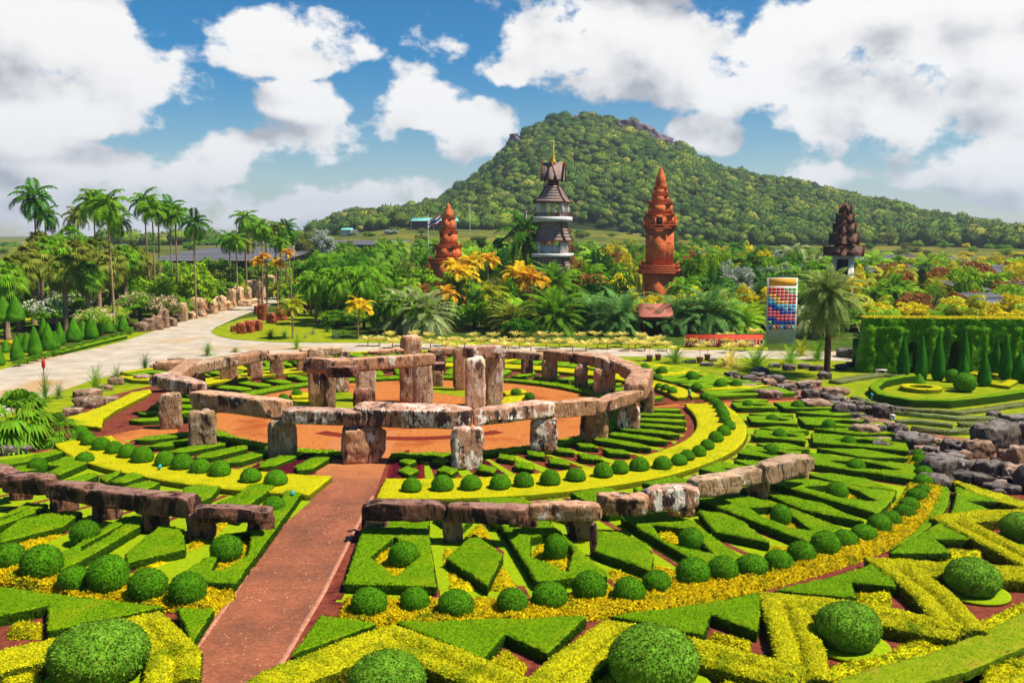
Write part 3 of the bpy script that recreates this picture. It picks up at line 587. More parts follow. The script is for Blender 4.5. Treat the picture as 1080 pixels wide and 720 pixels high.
# maroon planting: low leafy carpet
def carpet(name, polys, h, m, label, cat, dens, size, kind='stuff', rough=.05, tilt=1.0, s=.3, up=.3):
    V = []; Fs = []; n = 0
    for p in polys:
        me_P, T, bi, B = triangulate([list(map(tuple, p))], s); z = np.full(len(me_P), h)+vnoise(np.c_[me_P, me_P[:, :1]*0], 1/.35, 3)*rough*4
        z[np.concatenate(bi)] = .02
        V3 = np.c_[me_P, z]; V.append(V3); Fs.append(T+n); n += len(V3)
        Q, F = leaves(V3, T, dens, size, tilt=tilt, seed=rnd.randint(1, 9999), up=up); V.append(Q); Fs.append(F+n); n += len(Q)
    return tag(link(name, mesh_np(name, np.concatenate(V), Fs), m), label, cat, kind=kind)
mp = [px([(268,496),(294,480),(328,476),(326,498)], .1), px([(400,520),(413,498),(414,484),(428,478),(424,494),(434,500)], .1)]
for th in list(np.arange(-83.5, 0, 12.8)): mp.append(arc(18.6, th-1.3, th+.2, 1)+arc(23.3, th+.2, th-1.3, 1))
for th in np.arange(-107, -150, -7.0): mp.append(arc(18.6, th-.7, th+.7, 1)+arc(23.3, th+.7, th-.7, 1))
for th in (24, 52, 74, 130, 160, 182): mp.append(arc(18.6, th-1, th+1, 1)+arc(23.2, th+1, th-1, 1))
carpet('ground_cover', mp, .14, M['maroon'], 'dark maroon leafy ground cover between the radial hedges', 'ground cover', 60, .1)
# outer yellow flower border and the yellow fill between the hedges
def border(a, b, lab):
    out = arc(42.75, a, b, 1.2)+arc(45.1, b, a, 1.2); c = PW(43.9, (a+b)/2)
    P, T, bi, B = triangulate([out], .2); z = .32+vnoise(np.c_[P, P[:, :1]*0], 1/.45, 3)*.42; z[np.concatenate(bi)] = .03
    V3 = np.c_[P, z]; Q, F = leaves(V3, T, 260, .13, tilt=1.1, seed=5, up=.4)
    o = link('flower_border', mesh_np('flower_border', np.concatenate([V3, Q]), [T, F+len(V3)]), M['flower']); tag(o, lab, 'flower border')
border(-88.4, -27.5, 'bright yellow leafy border right of the brick path, planted with a row of green balls')
border(-118, -94.8, 'bright yellow leafy border left of the brick path, planted with a row of green balls')
fill = [[(388,588),(400,572),(416,578),(436,594),(418,610)], [(505,550),(512,556),(520,568),(488,566)], [(469,575),(482,575),(470,592),(466,588)], [(470,596),(486,606),(505,619),(476,620)], [(528,594),(534,598),(546,616),(524,620),(514,618)],
        [(560,588),(566,570),(600,582),(600,604)], [(604,552),(616,548),(622,560),(612,572),(602,560)], [(688,590),(700,596),(718,600),(690,612),(684,602)], [(640,596),(660,602),(676,608),(650,614)], [(692,562),(702,556),(748,582),(722,578)],
        [(800,548),(812,538),(856,558),(832,556)], [(813,572),(830,576),(846,574),(836,584),(812,578)], [(860,512),(882,508),(922,526),(890,524)], [(745,530),(760,528),(744,520),(736,520)], [(915,520),(938,522),(925,526)], [(852,548),(880,552),(870,556)], [(746,592),(752,580),(740,600)],
        [(224,600),(238,564),(262,566),(256,592)], [(205,560),(225,553),(240,545),(240,550),(215,572),(196,580)], [(240,538),(258,528),(262,532),(244,546)], [(0,606),(30,603),(60,598),(40,590),(0,590)], [(92,578),(120,562),(140,556),(118,572),(90,590)], [(140,600),(180,578),(196,582),(160,596),(150,606)],
        [(0,575),(30,566),(60,560),(70,560),(30,576),(0,584)], [(210,612),(236,604),(240,614),(222,630),(200,628)]]
carpet('ground_cover', [px(l, .2) for l in fill], .16, M['flower'], 'yellow leafy ground cover filling gaps between the outer band hedges', 'ground cover', 200, .12, rough=.06)
lime = [[(449,548),(461,548),(468,590),(477,619),(463,622)], [(511,548),(519,548),(556,618),(536,616),(530,590),(532,582),(512,566)], [(640,552),(650,556),(716,600),(700,606),(689,600),(690,585),(684,571),(660,561)], [(250,528),(196,553),(170,556),(175,560),(200,556)], [(212,560),(266,535),(262,545),(240,552)], [(566,545),(580,543),(646,606),(640,612)]]
for l in lime: sheet('turf_strip', [px(l, .05)], .046, M['lime'], 1.0)
# far parterre behind the circle
far_th = list(np.arange(15, 150, 9.4))
for i, th in enumerate(far_th):
    sector_frame(th, 28.6, 41.0, 2.9, f'{ORD[i]} pale green framed hedge behind the stone circle, counted leftward from the right gravel path', h=.42, m=M['hedge_far'], grp='far framed hedges')
    hedge([loz(28.8, 41, th+4.7, 2.0)], .42, M['hedge_far'] if i % 2 else M['yellow'], f'{ORD[i]} {"green" if i%2 else "yellow"} lozenge hedge behind the stone circle, counted leftward from the right gravel path', group='far lozenge hedges')
hedge([px([(655,379.5),(700,384),(740,391),(762,396),(762,399),(738,395),(698,388),(655,383)], .4)], .4, M['yellow'], 'long yellow hedge line at the far right edge of the parterre', name='low_hedge', s=.5)
hedge([arc(43.0, 55, 148, 3)+arc(44.2, 148, 55, 3)], .35, M['yellow'], 'long yellow hedge line at the far edge of the parterre beside the road', name='low_hedge', s=.6)
# green star points outside the flower border
stars = [[(339,648),(397,656),(308,689)], [(418,655),(618,649),(577,687),(533,667),(508,694)], [(645,648),(720,639),(804,624),(798,664),(749,646),(742,668)], [(818,621),(880,607),(932,590),(945,617),(897,612),(903,629)],
         [(938,582),(975,560),(998,546),(1028,568),(985,567),(1003,582)], [(1003,541),(1008,526),(1008,512),(1056,528),(1018,527),(1047,538)]]
for i, l in enumerate(stars):
    hedge([px(l, .5)], .5, M['hedge'], f'{ORD[i]} notched green hedge between yellow zigzag and flower border, counted right from the path', name='star_hedge', group='notched green star hedges')
for i, l in enumerate([[(-60,612),(0,618),(50,625),(172,639),(51,664),(51,637),(0,648),(-70,664)], [(187,641),(225,641),(203,677)]]):
    hedge([px(l, .5)], .5, M['hedge'], ['long notched green hedge left of the path below the row of balls', 'small green triangular hedge at the left edge of the brick path'][i], name='star_hedge', group='notched green star hedges')
clip_set('limeh', (140,170,6), (176,186,24), (78,112,6), (120,146,12), 4, .78, c3=(196,176,50))
# yellow zigzag: double-ridged strips
def zig(pts, lab, w=1.75, h=.62):
    c = np.array(px(pts, h)); poly = strip_poly(c, w)
    def zf(P):
        d = np.full(len(P), 9.)
        for i in range(len(c)-1):
            a, b = c[i], c[i+1]; t = np.clip(((P-a)@(b-a))/((b-a)@(b-a)), 0, 1); d = np.minimum(d, np.linalg.norm(P-(a+t[:, None]*(b-a)), axis=1))
        return h+.05*vnoise(np.c_[P, P[:, :1]*0], 1.2, 2)-.24*np.exp(-(d/.17)**2)-.1*np.clip((d-.6)/.3, 0, 1)**2
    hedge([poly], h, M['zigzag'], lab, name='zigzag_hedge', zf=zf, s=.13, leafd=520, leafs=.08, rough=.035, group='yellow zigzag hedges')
zig([(262,736),(297,712),(411,668),(500,704),(562,733)], 'yellow double-ridged zigzag hedge at the right edge of the brick path')
zig([(566,733),(600,700),(650,663),(735,683),(846,712)], 'yellow double-ridged zigzag hedge behind the big ball at the bottom centre')
zig([(848,712),(843,680),(826,632),(900,640),(1012,664)], 'yellow double-ridged zigzag hedge behind the big ball at the lower right')
zig([(1016,662),(985,625),(944,594),(1010,600),(1110,604)], 'yellow double-ridged zigzag hedge behind the big ball at the right edge', w=1.7)
zig([(1110,602),(1060,575),(1003,546),(1045,541),(1110,541)], 'yellow double-ridged zigzag hedge at the right edge below the boulders', w=1.6)
hedge([px([(1000,506),(1012,507),(1100,534),(1100,542),(1040,524)], .5)], .5, M['zigzag'], 'single yellow hedge line at the right edge just below the boulders', name='zigzag_hedge', group='yellow zigzag hedges')
zig([(-60,702),(0,694),(80,675),(152,655),(184,688),(180,716)], 'yellow double-ridged zigzag hedge at the lower left behind the biggest ball')
yb = [[(640,704),(690,744),(760,770),(560,770)], [(760,716),(800,704),(838,722),(880,760),(730,770)], [(866,706),(880,698),(925,690),(966,672),(1006,680),(990,690),(940,705),(900,722),(868,730)], [(1005,640),(1030,655),(1060,640),(1100,625),(1100,655),(1060,672),(1034,668)], [(945,655),(1010,668),(985,684),(960,680)], [(1040,700),(1080,690),(1120,690),(1100,740),(1030,740)], [(512,697),(534,682),(556,698),(548,712)], [(745,668),(755,662),(792,672),(790,684)], [(900,624),(940,622),(940,634),(905,632)], [(985,578),(1036,580),(1034,590),(990,588)], [(0,700),(40,705),(48,730),(0,740)], [(10,655),(44,652),(44,668),(8,668)], [(1060,560),(1100,556),(1100,580)]]
M['loose'] = mat('loose_golden_leaf', srgb(176,172,6,.85), srgb(236,218,12,.9), 7, 8, .7, srgb(116,136,8,.8), 1.6, .9, 18, island=.4, trans=.2)
carpet('ground_cover', [px(l, .25) for l in yb], .24, M['loose'], 'loose yellow ground cover around the biggest balls and in the hedge notches', 'ground cover', 260, .11, rough=.07, s=.2)
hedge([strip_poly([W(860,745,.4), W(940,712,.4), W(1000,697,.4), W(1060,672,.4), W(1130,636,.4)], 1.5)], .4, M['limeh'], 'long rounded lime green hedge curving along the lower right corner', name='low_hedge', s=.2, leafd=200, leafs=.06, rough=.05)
hedge([strip_poly([W(1000,770,.4), W(1060,735,.4), W(1130,690,.4)], .9)], .4, M['zigzag'], 'yellow hedge beyond the lime hedge in the lower right corner', name='low_hedge', s=.2, leafd=200, leafs=.06)
for lpx in ([(985,508),(998,508),(1002,530),(994,550),(960,572),(935,580),(975,545),(988,520)], [(925,601),(940,590),(930,588)]):
    sheet('turf_strip', [px(lpx, 0)], .052, M['lime'], 1.5)
hedge([px([(982,508),(996,508),(1002,518),(1000,532),(992,546),(966,566),(938,579),(966,560),(982,540),(988,524)], .25)], .25, M['hedge'], 'low smooth green hedge band curving outside the flower border at the right', name='low_hedge')
# ------------------------------------------------------------ clipped balls
def ico(sub):
    import bmesh
    bm = bmesh.new(); bmesh.ops.create_icosphere(bm, subdivisions=sub, radius=1); V = np.array([v.co[:] for v in bm.verts]); F = np.array([[v.index for v in f.verts] for f in bm.faces]); bm.free(); return V, F
ICO = {k: ico(k) for k in (1, 2, 3, 4, 5)}
def ball_mesh(name, sx, sz, lump, dens, size, seed, sub=4, ls=3.0, dome=False):
    V, F = ICO[sub]; V = V.copy()
    n = vnoise(V+seed*3.3, ls, 3)*lump+vnoise(V+seed, 9, 2)*lump*.5; V = V*(1+n[:, None])
    if dome: V[:, 2] = np.where(V[:, 2] < 0, V[:, 2]*.25, V[:, 2])
    V = V*[sx, sx, sz]; V[:, 2] += sz*(.25 if dome else .93)
    Q, LF = leaves(V, F, dens, size, tilt=1.0, seed=seed)
    return mesh_np(name, np.concatenate([V, Q]), [F, LF+len(V)])
BM = [ball_mesh('clipped_ball', .5, .47, .085, 620, .058, s, ls=1.7) for s in (1, 2, 3, 4, 5)]
DM = [ball_mesh('clipped_dome', .5, .55, .07, 420, .06, s, dome=True) for s in (1, 2, 3, 4)]
def ball(x, y, wpx, lab, z=0.0, dome=False, sq=1.0, group=None):
    """x, y: where the ball stands; wpx: how wide it shows"""
    p = W(x, y, z); d = math.hypot(p[0], p[1], CAMH-z); w = .94*wpx*d/FPX/ math.hypot(1, (x-540)/FPX)
    o = link('clipped_dome' if dome else 'clipped_ball', rnd.choice(DM if dome else BM), M['ball'], loc=(p[0], p[1], z-.02)); o.scale = (w*rnd.uniform(.96, 1.05), w*rnd.uniform(.96, 1.05), w*sq*rnd.uniform(.93, 1.07)); o.rotation_euler = (rnd.uniform(-.08, .08), rnd.uniform(-.08, .08), rnd.random()*6)
    return tag(o, lab, 'topiary ball', group)
# domes on the yellow ring
R1 = [(222-186+186,0)]
dr = [(434,519,22),(467,518,24),(497,517,23),(526,516,24),(551,514,22),(580,511,23),(607,508,22),(634,503,22),(655,500,20),(675,499,22),(699,492,18),(714,488,17),(725,480,16),(737,479,17),(747,472,16),(754,465,16),(759,460,15),(764,453,14),(766,446,14),(766,440,14),(764,433,14),(760,427,13),(756,423,12),(750,417,11),(743,410+3,10)]
dr = [(434,519,22),(467,518,24),(497,517,23),(528,516,24),(552,514,22),(580,512,23),(607,508,22),(636,504,22),(654,500,20),(674,497,22),(699,495,21),(716,491,18),(725,486,17),(737,482,17),(746,475,17),(755,467,17),(763,460,16),(769,454,15),(765,447,14),(763,441,14),(761,436,13),(758,432,13),(754,428,12),(748,425,12),(743,423,11)]
for i, (x, y, w) in enumerate(dr): ball(x, y-2, w, f'{ordn(i)} dark green dome on the yellow ring, counted right from the brick path', .4, True, group='domes on the yellow ring right of the path')
dl = [(291,512,25),(265,509,23),(232,502,24),(212,499,22),(193,495,25),(174,492,22),(150,488,24),(135,483,20),(121,479,19),(107,475,20),(94,470,18),(91,465,16),(85,461,18)]
for i, (x, y, w) in enumerate(dl): ball(x, y-2, w, f'{ordn(i)} dark green dome on the yellow ring, counted left from the brick path', .4, True, group='domes on the yellow ring left of the path')
for i, (x, y, w) in enumerate([(695,411,9),(702,413,10),(709,416,11)]): ball(x, y-2, w, f'{["leftmost","middle","rightmost"][i]} of three small green domes on the yellow hedge by the walking person', .4, True)
# balls in the outer flower border
ob = [(389,652,38),(438,647,32),(480,652,37),(541,648,34),(580,643,37),(621,634,37),(663,637,34),(692,627,31),(731,619,36),(761,614,33),(794,609,32),(820,604,30),(845,597,31),(869,587,32),(891,580,28),(911,574,27),(928,564,27),(940,558,23),(953,549,23),(959,542,22),(966,532,22),(973,525,19),(974,516,20),(974,507,20),(973,500,19),(970,493,18),(968,487,16)]
for i, (x, y, w) in enumerate(ob): ball(x, y-1, w, f'{ordn(i)} green ball in the outer yellow flower border, counted right from the brick path', .0, sq=.92, group='balls of the outer border right of the path')
for i, (x, y, w) in enumerate([(199,640,40),(155,636,40),(115,626,44),(79,625,35),(44,612,42),(10,602,34)]): ball(x, y-1, w, f'{ORD[i]} green ball in the lower yellow border, counted left from the brick path', .0, group='balls of the outer border left of the path')
# balls standing in the framed hedges
for i, (x, y, w, sq) in enumerate([(425,598,31,1.05),(585,591,26,1.25),(728,580,27,1.05),(823,555,23,1.3),(882,528,24,.95),(903,500,20,1),(895,473,16,1.05),(874,454,15,1),(841,434,15,1)]): ball(x, y, w, f'green ball standing in the {ORD[i]} framed hedge of the outer band right of the path', 0, sq=sq)
for i, (x, y, w) in enumerate([(814,481,16),(822,466,16),(814,448,14),(789,433,13)]): ball(x, y, w, f'green ball in the maze right of the yellow ring, {["nearest","second nearest","third nearest","farthest"][i]} of its inner row')
for (x, y, w, l) in [(91,574,32,'round green ball left of the stone bench, in a green frame'), (239,592,34,'round green ball in front of the low stone bench by the path'), (290,544,24,'green ball in the hedge corner between stone bench and brick path'), (40,500,20,'green ball behind the left dark stones, left of the slim wedges'), (90,492,20,'pale green ball behind the left dark stones near the yellow ring'),
    (313,419,11,'small ball left of the tall left trilithon, farthest of three'), (299,424,11,'small ball left of the tall left trilithon, leftmost of three'), (303,430,12,'small ball left of the tall left trilithon, nearest of three'), (544,418,11,'small ball right of the middle trilithon, farther of two'), (559,423,11,'small ball right of the middle trilithon, nearer of two'),
    (680,391,10,'small ball near the long yellow hedge line, far right of the stone circle'), (694,403,11,'small ball just behind the right end of the stone circle'), (729,401,12,'small ball beyond the walking person, left of two'), (735,413,12,'small ball directly behind the walking person'), (776,411,13,'small ball in the far right parterre beside the reddish boulders')]: ball(x, y, w, l)
for i in range(14):
    th = 22+i*9; p = PW(33, th); o = link('clipped_ball', rnd.choice(BM), M['ball'], loc=(p[0], p[1], 0)); o.scale = (1.2,)*3; tag(o, f'{ORD[i]} small ball in the parterre behind the stones, counted leftward from the right path', 'topiary ball', 'balls of the far parterre')
# big foreground shrubs
FG = [ball_mesh('rounded_shrub', .5, .40, .13, 2600, .034, s, ls=1.8) for s in (11, 12, 13)]
for i, (x, y, w, sq, l) in enumerate([(407,748,84,.92,'big rounded shrub cut by the bottom edge right of the path'), (690,732,100,.92,'biggest rounded shrub at the bottom centre right inside a yellow zigzag'), (896,686,70,.95,'big rounded shrub on a turf disc at the lower right'), (1028,629,60,.9,'rounded shrub with ragged side on a turf disc near the right edge'), (1079,572,46,.95,'rounded shrub cut by the right edge below the boulders'), (102,722,106,.8,'biggest rounded shrub at the bottom left beside the path')]):
    p = W(x, y, 0); d = math.hypot(p[0], p[1], CAMH); w2 = .90*w*d/FPX/math.hypot(1, (x-540)/FPX)
    o = link('rounded_shrub', FG[i % 3], M['shrub_fg'], loc=(p[0], p[1]+w2*.1, 0)); o.scale = (w2, w2, w2*sq); o.rotation_euler[2] = i*1.3; tag(o, l, 'shrub')
    mb = MB(); mb.lathe([(w2*.62, .0), (w2*.62, .08), (w2*.58, .1)], (p[0]+w2*.05, p[1]+w2*.1, .055), 40)
    tag(mb.build('turf_disc', M['lime']), kind='structure')

# ------------------------------------------------------------ megaliths
def rock_mesh(name, size, seed, lump=.16, sharp=7.0, cuts=9, sub=4):
    """a rough squared block: superellipsoid, broken by chipped planes and eroded by noise"""
    V, F = ICO[sub]; V = V.copy(); k = (np.abs(V)**sharp).sum(1)**(1/sharp); V = V/k[:, None]; r = np.random.default_rng(seed)
    asp = np.array(size)/max(size)
    for _ in range(cuts):
        nn = r.normal(size=3); nn /= np.linalg.norm(nn); sup = np.abs(nn).sum(); off = sup*r.uniform(.70, .93); dd = V@nn-off; V = V-np.where(dd > 0, dd, 0)[:, None]*nn
    W_ = V*asp*2.2
    low = np.c_[vnoise(W_+seed*7.7, 1.1, 2), vnoise(W_+seed*3.1+9, 1.1, 2), vnoise(W_+seed*5.3+20, 1.1, 2)]
    V = V+low*lump*2.6
    rid = np.abs(vnoise(W_+seed*2.3, 2.4, 3)); st = vnoise(W_*[1, 1, .35]+seed*1.7, 6, 3)
    m = np.array(size)/2; nrm = V/np.linalg.norm(V, axis=1)[:, None]; P_ = V*m
    P_ = P_-nrm*((.16-rid)*.9*(rid < .16)*lump*1.3+st*lump*.55)[:, None]*min(max(size), 2.2)*.55
    return mesh_np(name, P_, [F], False)
SEED = [100]
def stone_box(name, c, size, rz, m, label, cat='standing stone', tilt=0.0, group=None, **k):
    SEED[0] += 1; k.setdefault('sub', 5 if cat != 'boulder' and math.hypot(c[0], c[1]) < 78 else 4); o = link(name, rock_mesh(name, size, SEED[0], **k), m, loc=c); o.rotation_euler = (rnd.uniform(-.02, .02), tilt, rz); return tag(o, label, cat, group)
def pillar(x, y, wpx, h, m, label, dep=None, rz=None, group=None, name='standing_stone', **k):
    p = W(x, y, 0); d = math.hypot(*p, CAMH); w = wpx*d/FPX/math.hypot(1, (x-540)/FPX); dep = dep or w*.7
    if rz is None: rz = -math.atan2(p[0], p[1])+rnd.uniform(-.25, .25)
    k.setdefault('lump', .10)
    p = (p[0]-.0, p[1]+dep*.45)
    return stone_box(name, (p[0], p[1], h/2-.06), (w*1.02, dep, h*1.06), rz, m, label, group=group, **k)
def lintel(xa, ya, xb, yb, z, th, dep, m, label, group=None, **k):
    a = W(xa, ya, z); b = W(xb, yb, z); L = math.dist(a, b); rz = math.atan2(b[1]-a[1], b[0]-a[0]); k.setdefault('lump', .10)
    return stone_box('lintel_stone', ((a[0]+b[0])/2, (a[1]+b[1])/2, z), (L*1.03, dep, th), rz, m, label, 'lintel', group=group, **k)
S = M
# inner circle, front, left to right
pc = [(178,453,22,2.75,'st_tan'),(212,475,28,2.7,'st_tan'),(296,485,28,2.6,'st_tan'),(382,489,44,2.5,'st_pink'),(492,496,32,2.7,'st_white'),(575,480,30,2.5,'st_white'),(627,468,27,2.4,'st_pink'),(664,458,22,2.4,'st_white'),(683,441,15,2.6,'st_pink')]
pn = ['leftmost pillar of the stone circle, carrying the corner of two lintels','second pillar from the left of the circle, streaked grey and tan','third pillar from the left of the circle, half black half grey','broad squat brown block in the middle of the path entrance to the circle','pale streaked pillar right of the entrance to the circle','cracked black and white pillar, second right of the entrance','orange brown pillar, third right of the entrance','dark streaked pillar at the right bend of the circle','rightmost pillar of the circle, pink and broad']
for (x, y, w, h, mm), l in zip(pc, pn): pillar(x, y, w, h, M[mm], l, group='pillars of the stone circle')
ln = [(164,399,210,409,2.95,1.1,1.6,'st_white','streaked lintel at the left end of the circle, running toward the camera'),(206,420,302,431,3.05,1.35,1.7,'st_pink','long pink lintel at the left front of the circle'),(300,437,381,440,3.05,1.0,1.5,'st_white','low white crusted lintel left of the entrance block'),(379,436,496,440,3.2,1.5,1.7,'st_white','largest lintel at the front, white top over dark streaked side'),(499,440,578,430,3.15,1.15,1.5,'st_white','slanting black and white lintel right of the entrance'),
      (576,432,632,428,3.0,1.1,1.4,'st_pink','smooth tan lintel right of the entrance'),(627,429,672,416,3.0,1.0,1.3,'st_pink','pink rising lintel before the right bend'),(670,413,678,396,3.15,1.6,1.9,'st_pink','bulky pink lintel on the right bend'),(676,400,660,388,3.2,1.2,1.6,'st_pink','pink lintel behind the right bend'),(664,390,634,378,3.0,1.2,1.7,'st_pink','long broken pink lintel at the right back of the circle')]
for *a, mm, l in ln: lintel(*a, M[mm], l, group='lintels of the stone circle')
# inner circle, back
pb = [(206,414,16,2.4),(240,404,17,2.3),(268,401,15,2.3),(291,398,13,2.3),(319,395,13,2.3),(362,392,13,2.3),(414,391,13,1.9),(464,393,12,2.2),(526,394,13,2.2),(556,398,12,2.2),(580,404,16,2.4),(613,410,14,2.4),(638,419,22,2.6)]
for i, (x, y, w, h) in enumerate(pb): pillar(x, y, w, h, M['st_dark' if i in (6, 7, 9) else 'st_pink' if i > 9 or i < 5 else 'st_tan'], f'{ORD[i]} upright stone of the far side of the circle, counted from the left', group='far pillars of the stone circle')
lb = [(176,404,206,383,2.9,1.1,1.6),(163,386,206,384,2.6,.9,1.4),(200,390,246,379,2.8,1.1,1.5),(243,381,278,374,2.8,1.1,1.5),(282,377,324,375,2.7,.8,1.3),(318,372,360,369,2.7,.9,1.3),(390,372,424,369,2.5,.5,1.2),(452,371,480,370,2.6,.8,1.3),(529,373,572,376,2.7,.9,1.3),(569,373,608,377,2.8,1.1,1.5),(604,376,640,382,2.8,1.1,1.5),(630,380,654,388,2.9,1.2,1.6)]
for i, (a, b, c, d, z, t, dp) in enumerate(lb): lintel(a, b, c, d, z, t, dp, M[('st_pink', 'st_pink', 'st_tan')[i % 3]], f'{ORD[i]} lintel of the far side of the circle, counted from the left', group='far lintels of the stone circle')
# trilithons
pillar(333,430,18,5.0,M['st_tan'],'tall reddish upright of the left trilithon'); pillar(348,430,11,4.4,M['st_tan'],'narrow upright leaning on the left trilithon')
pillar(360,414,14,3.3,M['st_white'],'grey upright behind the left trilithon'); pillar(385,424,20,3.6,M['st_cream'],'white streaked middle upright of the left trilithon')
pillar(383,434,23,2.0,M['st_dark'],'dark round-topped boulder standing between the two left trilithon uprights', sharp=3)
pillar(429,425,15,4.0,M['st_pink'],'brown upright of the left trilithon beside a white slab'); pillar(445,430,21,4.2,M['st_cream'],'smooth white upright slab of the left trilithon')
lintel(350,386,453,378,4.7,1.1,1.6,M['st_pink'],'long brown capstone of the left trilithon'); lintel(324,384,356,386,4.6,1.2,1.6,M['st_pink'],'rough capstone at the left end of the left trilithon'); lintel(346,391,378,391,4.3,.9,1.5,M['st_dark'],'rounded dark block under the left capstone')
pillar(433,392,21,4.0,M['st_pink'],'short thick stone rising above the left trilithon capstone')
pillar(501,435,21,4.6,M['st_cream'],'cream front upright of the middle trilithon'); pillar(521,429,18,4.6,M['st_cream'],'grey white rear upright of the middle trilithon')
lintel(490,372,531,370,5.0,1.1,1.7,M['st_white'],'white crusted capstone of the middle trilithon'); pillar(484,412,12,4.1,M['st_pink'],'tall narrow brown upright left of the middle trilithon')
pillar(462,408,11,1.9,M['st_tan'],'short grey stub between the two trilithons'); lintel(455,386,469,386,2.3,.8,1.4,M['st_dark'],'dark flat block on the stub between the trilithons')
# outer row right of the path
po = [(396,566,24,1.3,'st_tan'),(385,562,7,1.5,'st_dark'),(477,573,20,1.35,'st_pink'),(555,566,22,1.2,'st_dark'),(612,571,28,1.35,'st_pink'),(626,588,7,1.6,'st_dark'),(670,549,23,1.0,'st_pink'),(719,546,28,1.2,'st_pink'),(768,531,25,1.1,'st_tan'),(801,526,21,1.2,'st_pink'),(842,512,24,1.0,'st_pink')]
for i, (x, y, w, h, mm) in enumerate(po): pillar(x, y, w, h, M[mm], f'{ORD[i]} short supporting stone of the low row right of the path', group='short stones of the right row')
lo = [(386,537,471,538,1.62,.95,1.1,'st_dark','black lintel at the path end of the right row'),(474,540,557,542,1.6,.9,1.1,'st_dark','second lintel of the right row, grey top and dark face'),(559,538,632,538,1.6,.85,1.1,'st_pink','third lintel of the right row, orange pitted top'),(630,530,682,532,1.6,1.0,1.2,'st_pink','fourth lintel of the right row, square and orange'),(680,526,732,522,1.65,1.2,1.4,'st_white','fifth lintel of the right row, whitish angular boulder'),
      (728,514,778,508,1.6,1.05,1.2,'st_tan','sixth lintel of the right row, with a pale top'),(770,505,806,499,1.6,.9,1.1,'st_tan','seventh lintel of the right row, small and dark'),(802,499,850,487,1.75,1.15,1.3,'st_tan','last and highest lintel of the right row')]
for *a, mm, l in lo: lintel(*a, M[mm], l, group='lintels of the right row')
pl = [(20,528,22,1.1),(64,541,26,1.1),(110,549,28,1.1),(162,562,25,1.3),(210,571,28,1.35),(273,569,28,1.2)]
for i, (x, y, w, h) in enumerate(pl): pillar(x, y, w, h, M['st_dark'], f'{ORD[i]} short dark supporting stone of the left row, from the photo edge', group='short stones of the left row')
ll = [(-32,492,14,505,1.55,1.1,1.2),(8,508,62,511,1.6,1.0,1.2),(56,516,108,522,1.55,1.0,1.2),(100,522,156,528,1.55,.95,1.2),(147,528,213,534,1.55,1.1,1.2),(207,541,287,542,1.5,.75,1.0)]
for i, (a, b, c, d, z, t, dp) in enumerate(ll): lintel(a, b, c, d, z, t, dp, M['st_dark'], ['dark lintel cut by the left edge of the photo','second dark lintel from the left edge','third dark lintel from the left edge, tilted','fourth dark lintel from the left edge','fifth dark lintel from the left, ending beside the bench stone','low flat bench-like lintel nearest the brick path'][i], group='lintels of the left row')

# ------------------------------------------------------------ boulders
def boulder(x, y, wpx, hpx, m, label, group=None, name='boulder', sharp=4.5, lump=.2, dep=.8):
    wpx *= .88; hpx *= .88; p = W(x, y, 0); d = math.hypot(p[0], p[1], CAMH); w = wpx*d/FPX/math.hypot(1, (x-540)/FPX); vis = hpx*d/FPX
    dv = math.asin(CAMH/d); h = max(.35, (vis-w*dep*math.sin(dv)*.55)/math.cos(dv)) if hpx < wpx*.9 else vis*1.02
    return stone_box(name, (p[0], p[1]+w*dep*.3, h*.38), (w*1.06, w*dep, h*1.25), rnd.uniform(-.4, .4), m, label, 'boulder', group=group, lump=lump, sharp=sharp)
bl = [(690+82,399,16,9,0),(790,404,20,10,0),(812,407,16,9,1),(800,399,18,8,0),(818,404,22,10,0),(790,411,20,7,1),(812,420,30,11,1),(830,412,22,9,0),(850,409,20,9,1),(860,408,16,8,1),(856,421,20,12,0),(883,416,28,9,1),(884,426,24,10,0),(862,434,34,15,1),(893,441,28,18,0),(905,435,16,14,0),(916,438,18,11,0),(933,441,22,16,0),(948,436,18,8,0),(905,449,20,9,1),(921,452,18,12,1),(938,453,16,10,1),
 (914,462,34,16,1),(945,461,26,12,0),(930,470,32,10,1),(948,462,22,16,0),(966,474,44,20,0),(930,476,22,12,0),(1005,477,20,14,0),(1018,478,34,12,0),(1004,490,30,14,0),(1034,483,30,20,1),(1020,498,34,14,0),(1052,505,40,22,0),(1000,505,50,26,0),(1030,514,40,18,0),(1060,520,36,12,0),(1052,476,46,32,0),(1076,470,32,26,0),(1078,448,34,12,0),(1056,450,22,9,0),(1050,443,16,10,0),(1080,495,30,26,1),(1074,512,26,22,1),(985,492,24,16,0),(1066,487,24,14,1),(976,478,20,9,1),(1095,520,40,30,0),(1100,470,40,30,0),(990,515,36,16,0)]
for i, (x, y, w, h, c) in enumerate(bl):
    boulder(x, y, w, h, M['rock_pink' if c else 'rock'], f'{"pinkish brown" if c else "dark grey"} boulder in the rocky bank on the right, {ordn(i)} from its far left end', group='boulders of the rocky bank')
bank = [(745,397),(800,404),(850,412),(880,424),(905,440),(930,455),(960,468),(1000,485),(1040,500),(1080,512)]
for i in range(110):
    k = rnd.uniform(0, 9); j = int(k); x = bank[j][0]+(bank[j+1][0]-bank[j][0])*(k-j); y = bank[j][1]+(bank[j+1][1]-bank[j][1])*(k-j)+rnd.uniform(-6, 8)*(.5+k/9*1.9); x += rnd.uniform(-14, 14)*(.5+k/9); w = rnd.uniform(6, 16)*(.6+k/9*.8)
    boulder(x, y, w, w*.62, M['rock_pink' if rnd.random() < .5 else 'rock'], 'small angular rock filling the gaps of the boulder bank on the right', group='small rocks of the rocky bank', name='small_rock')
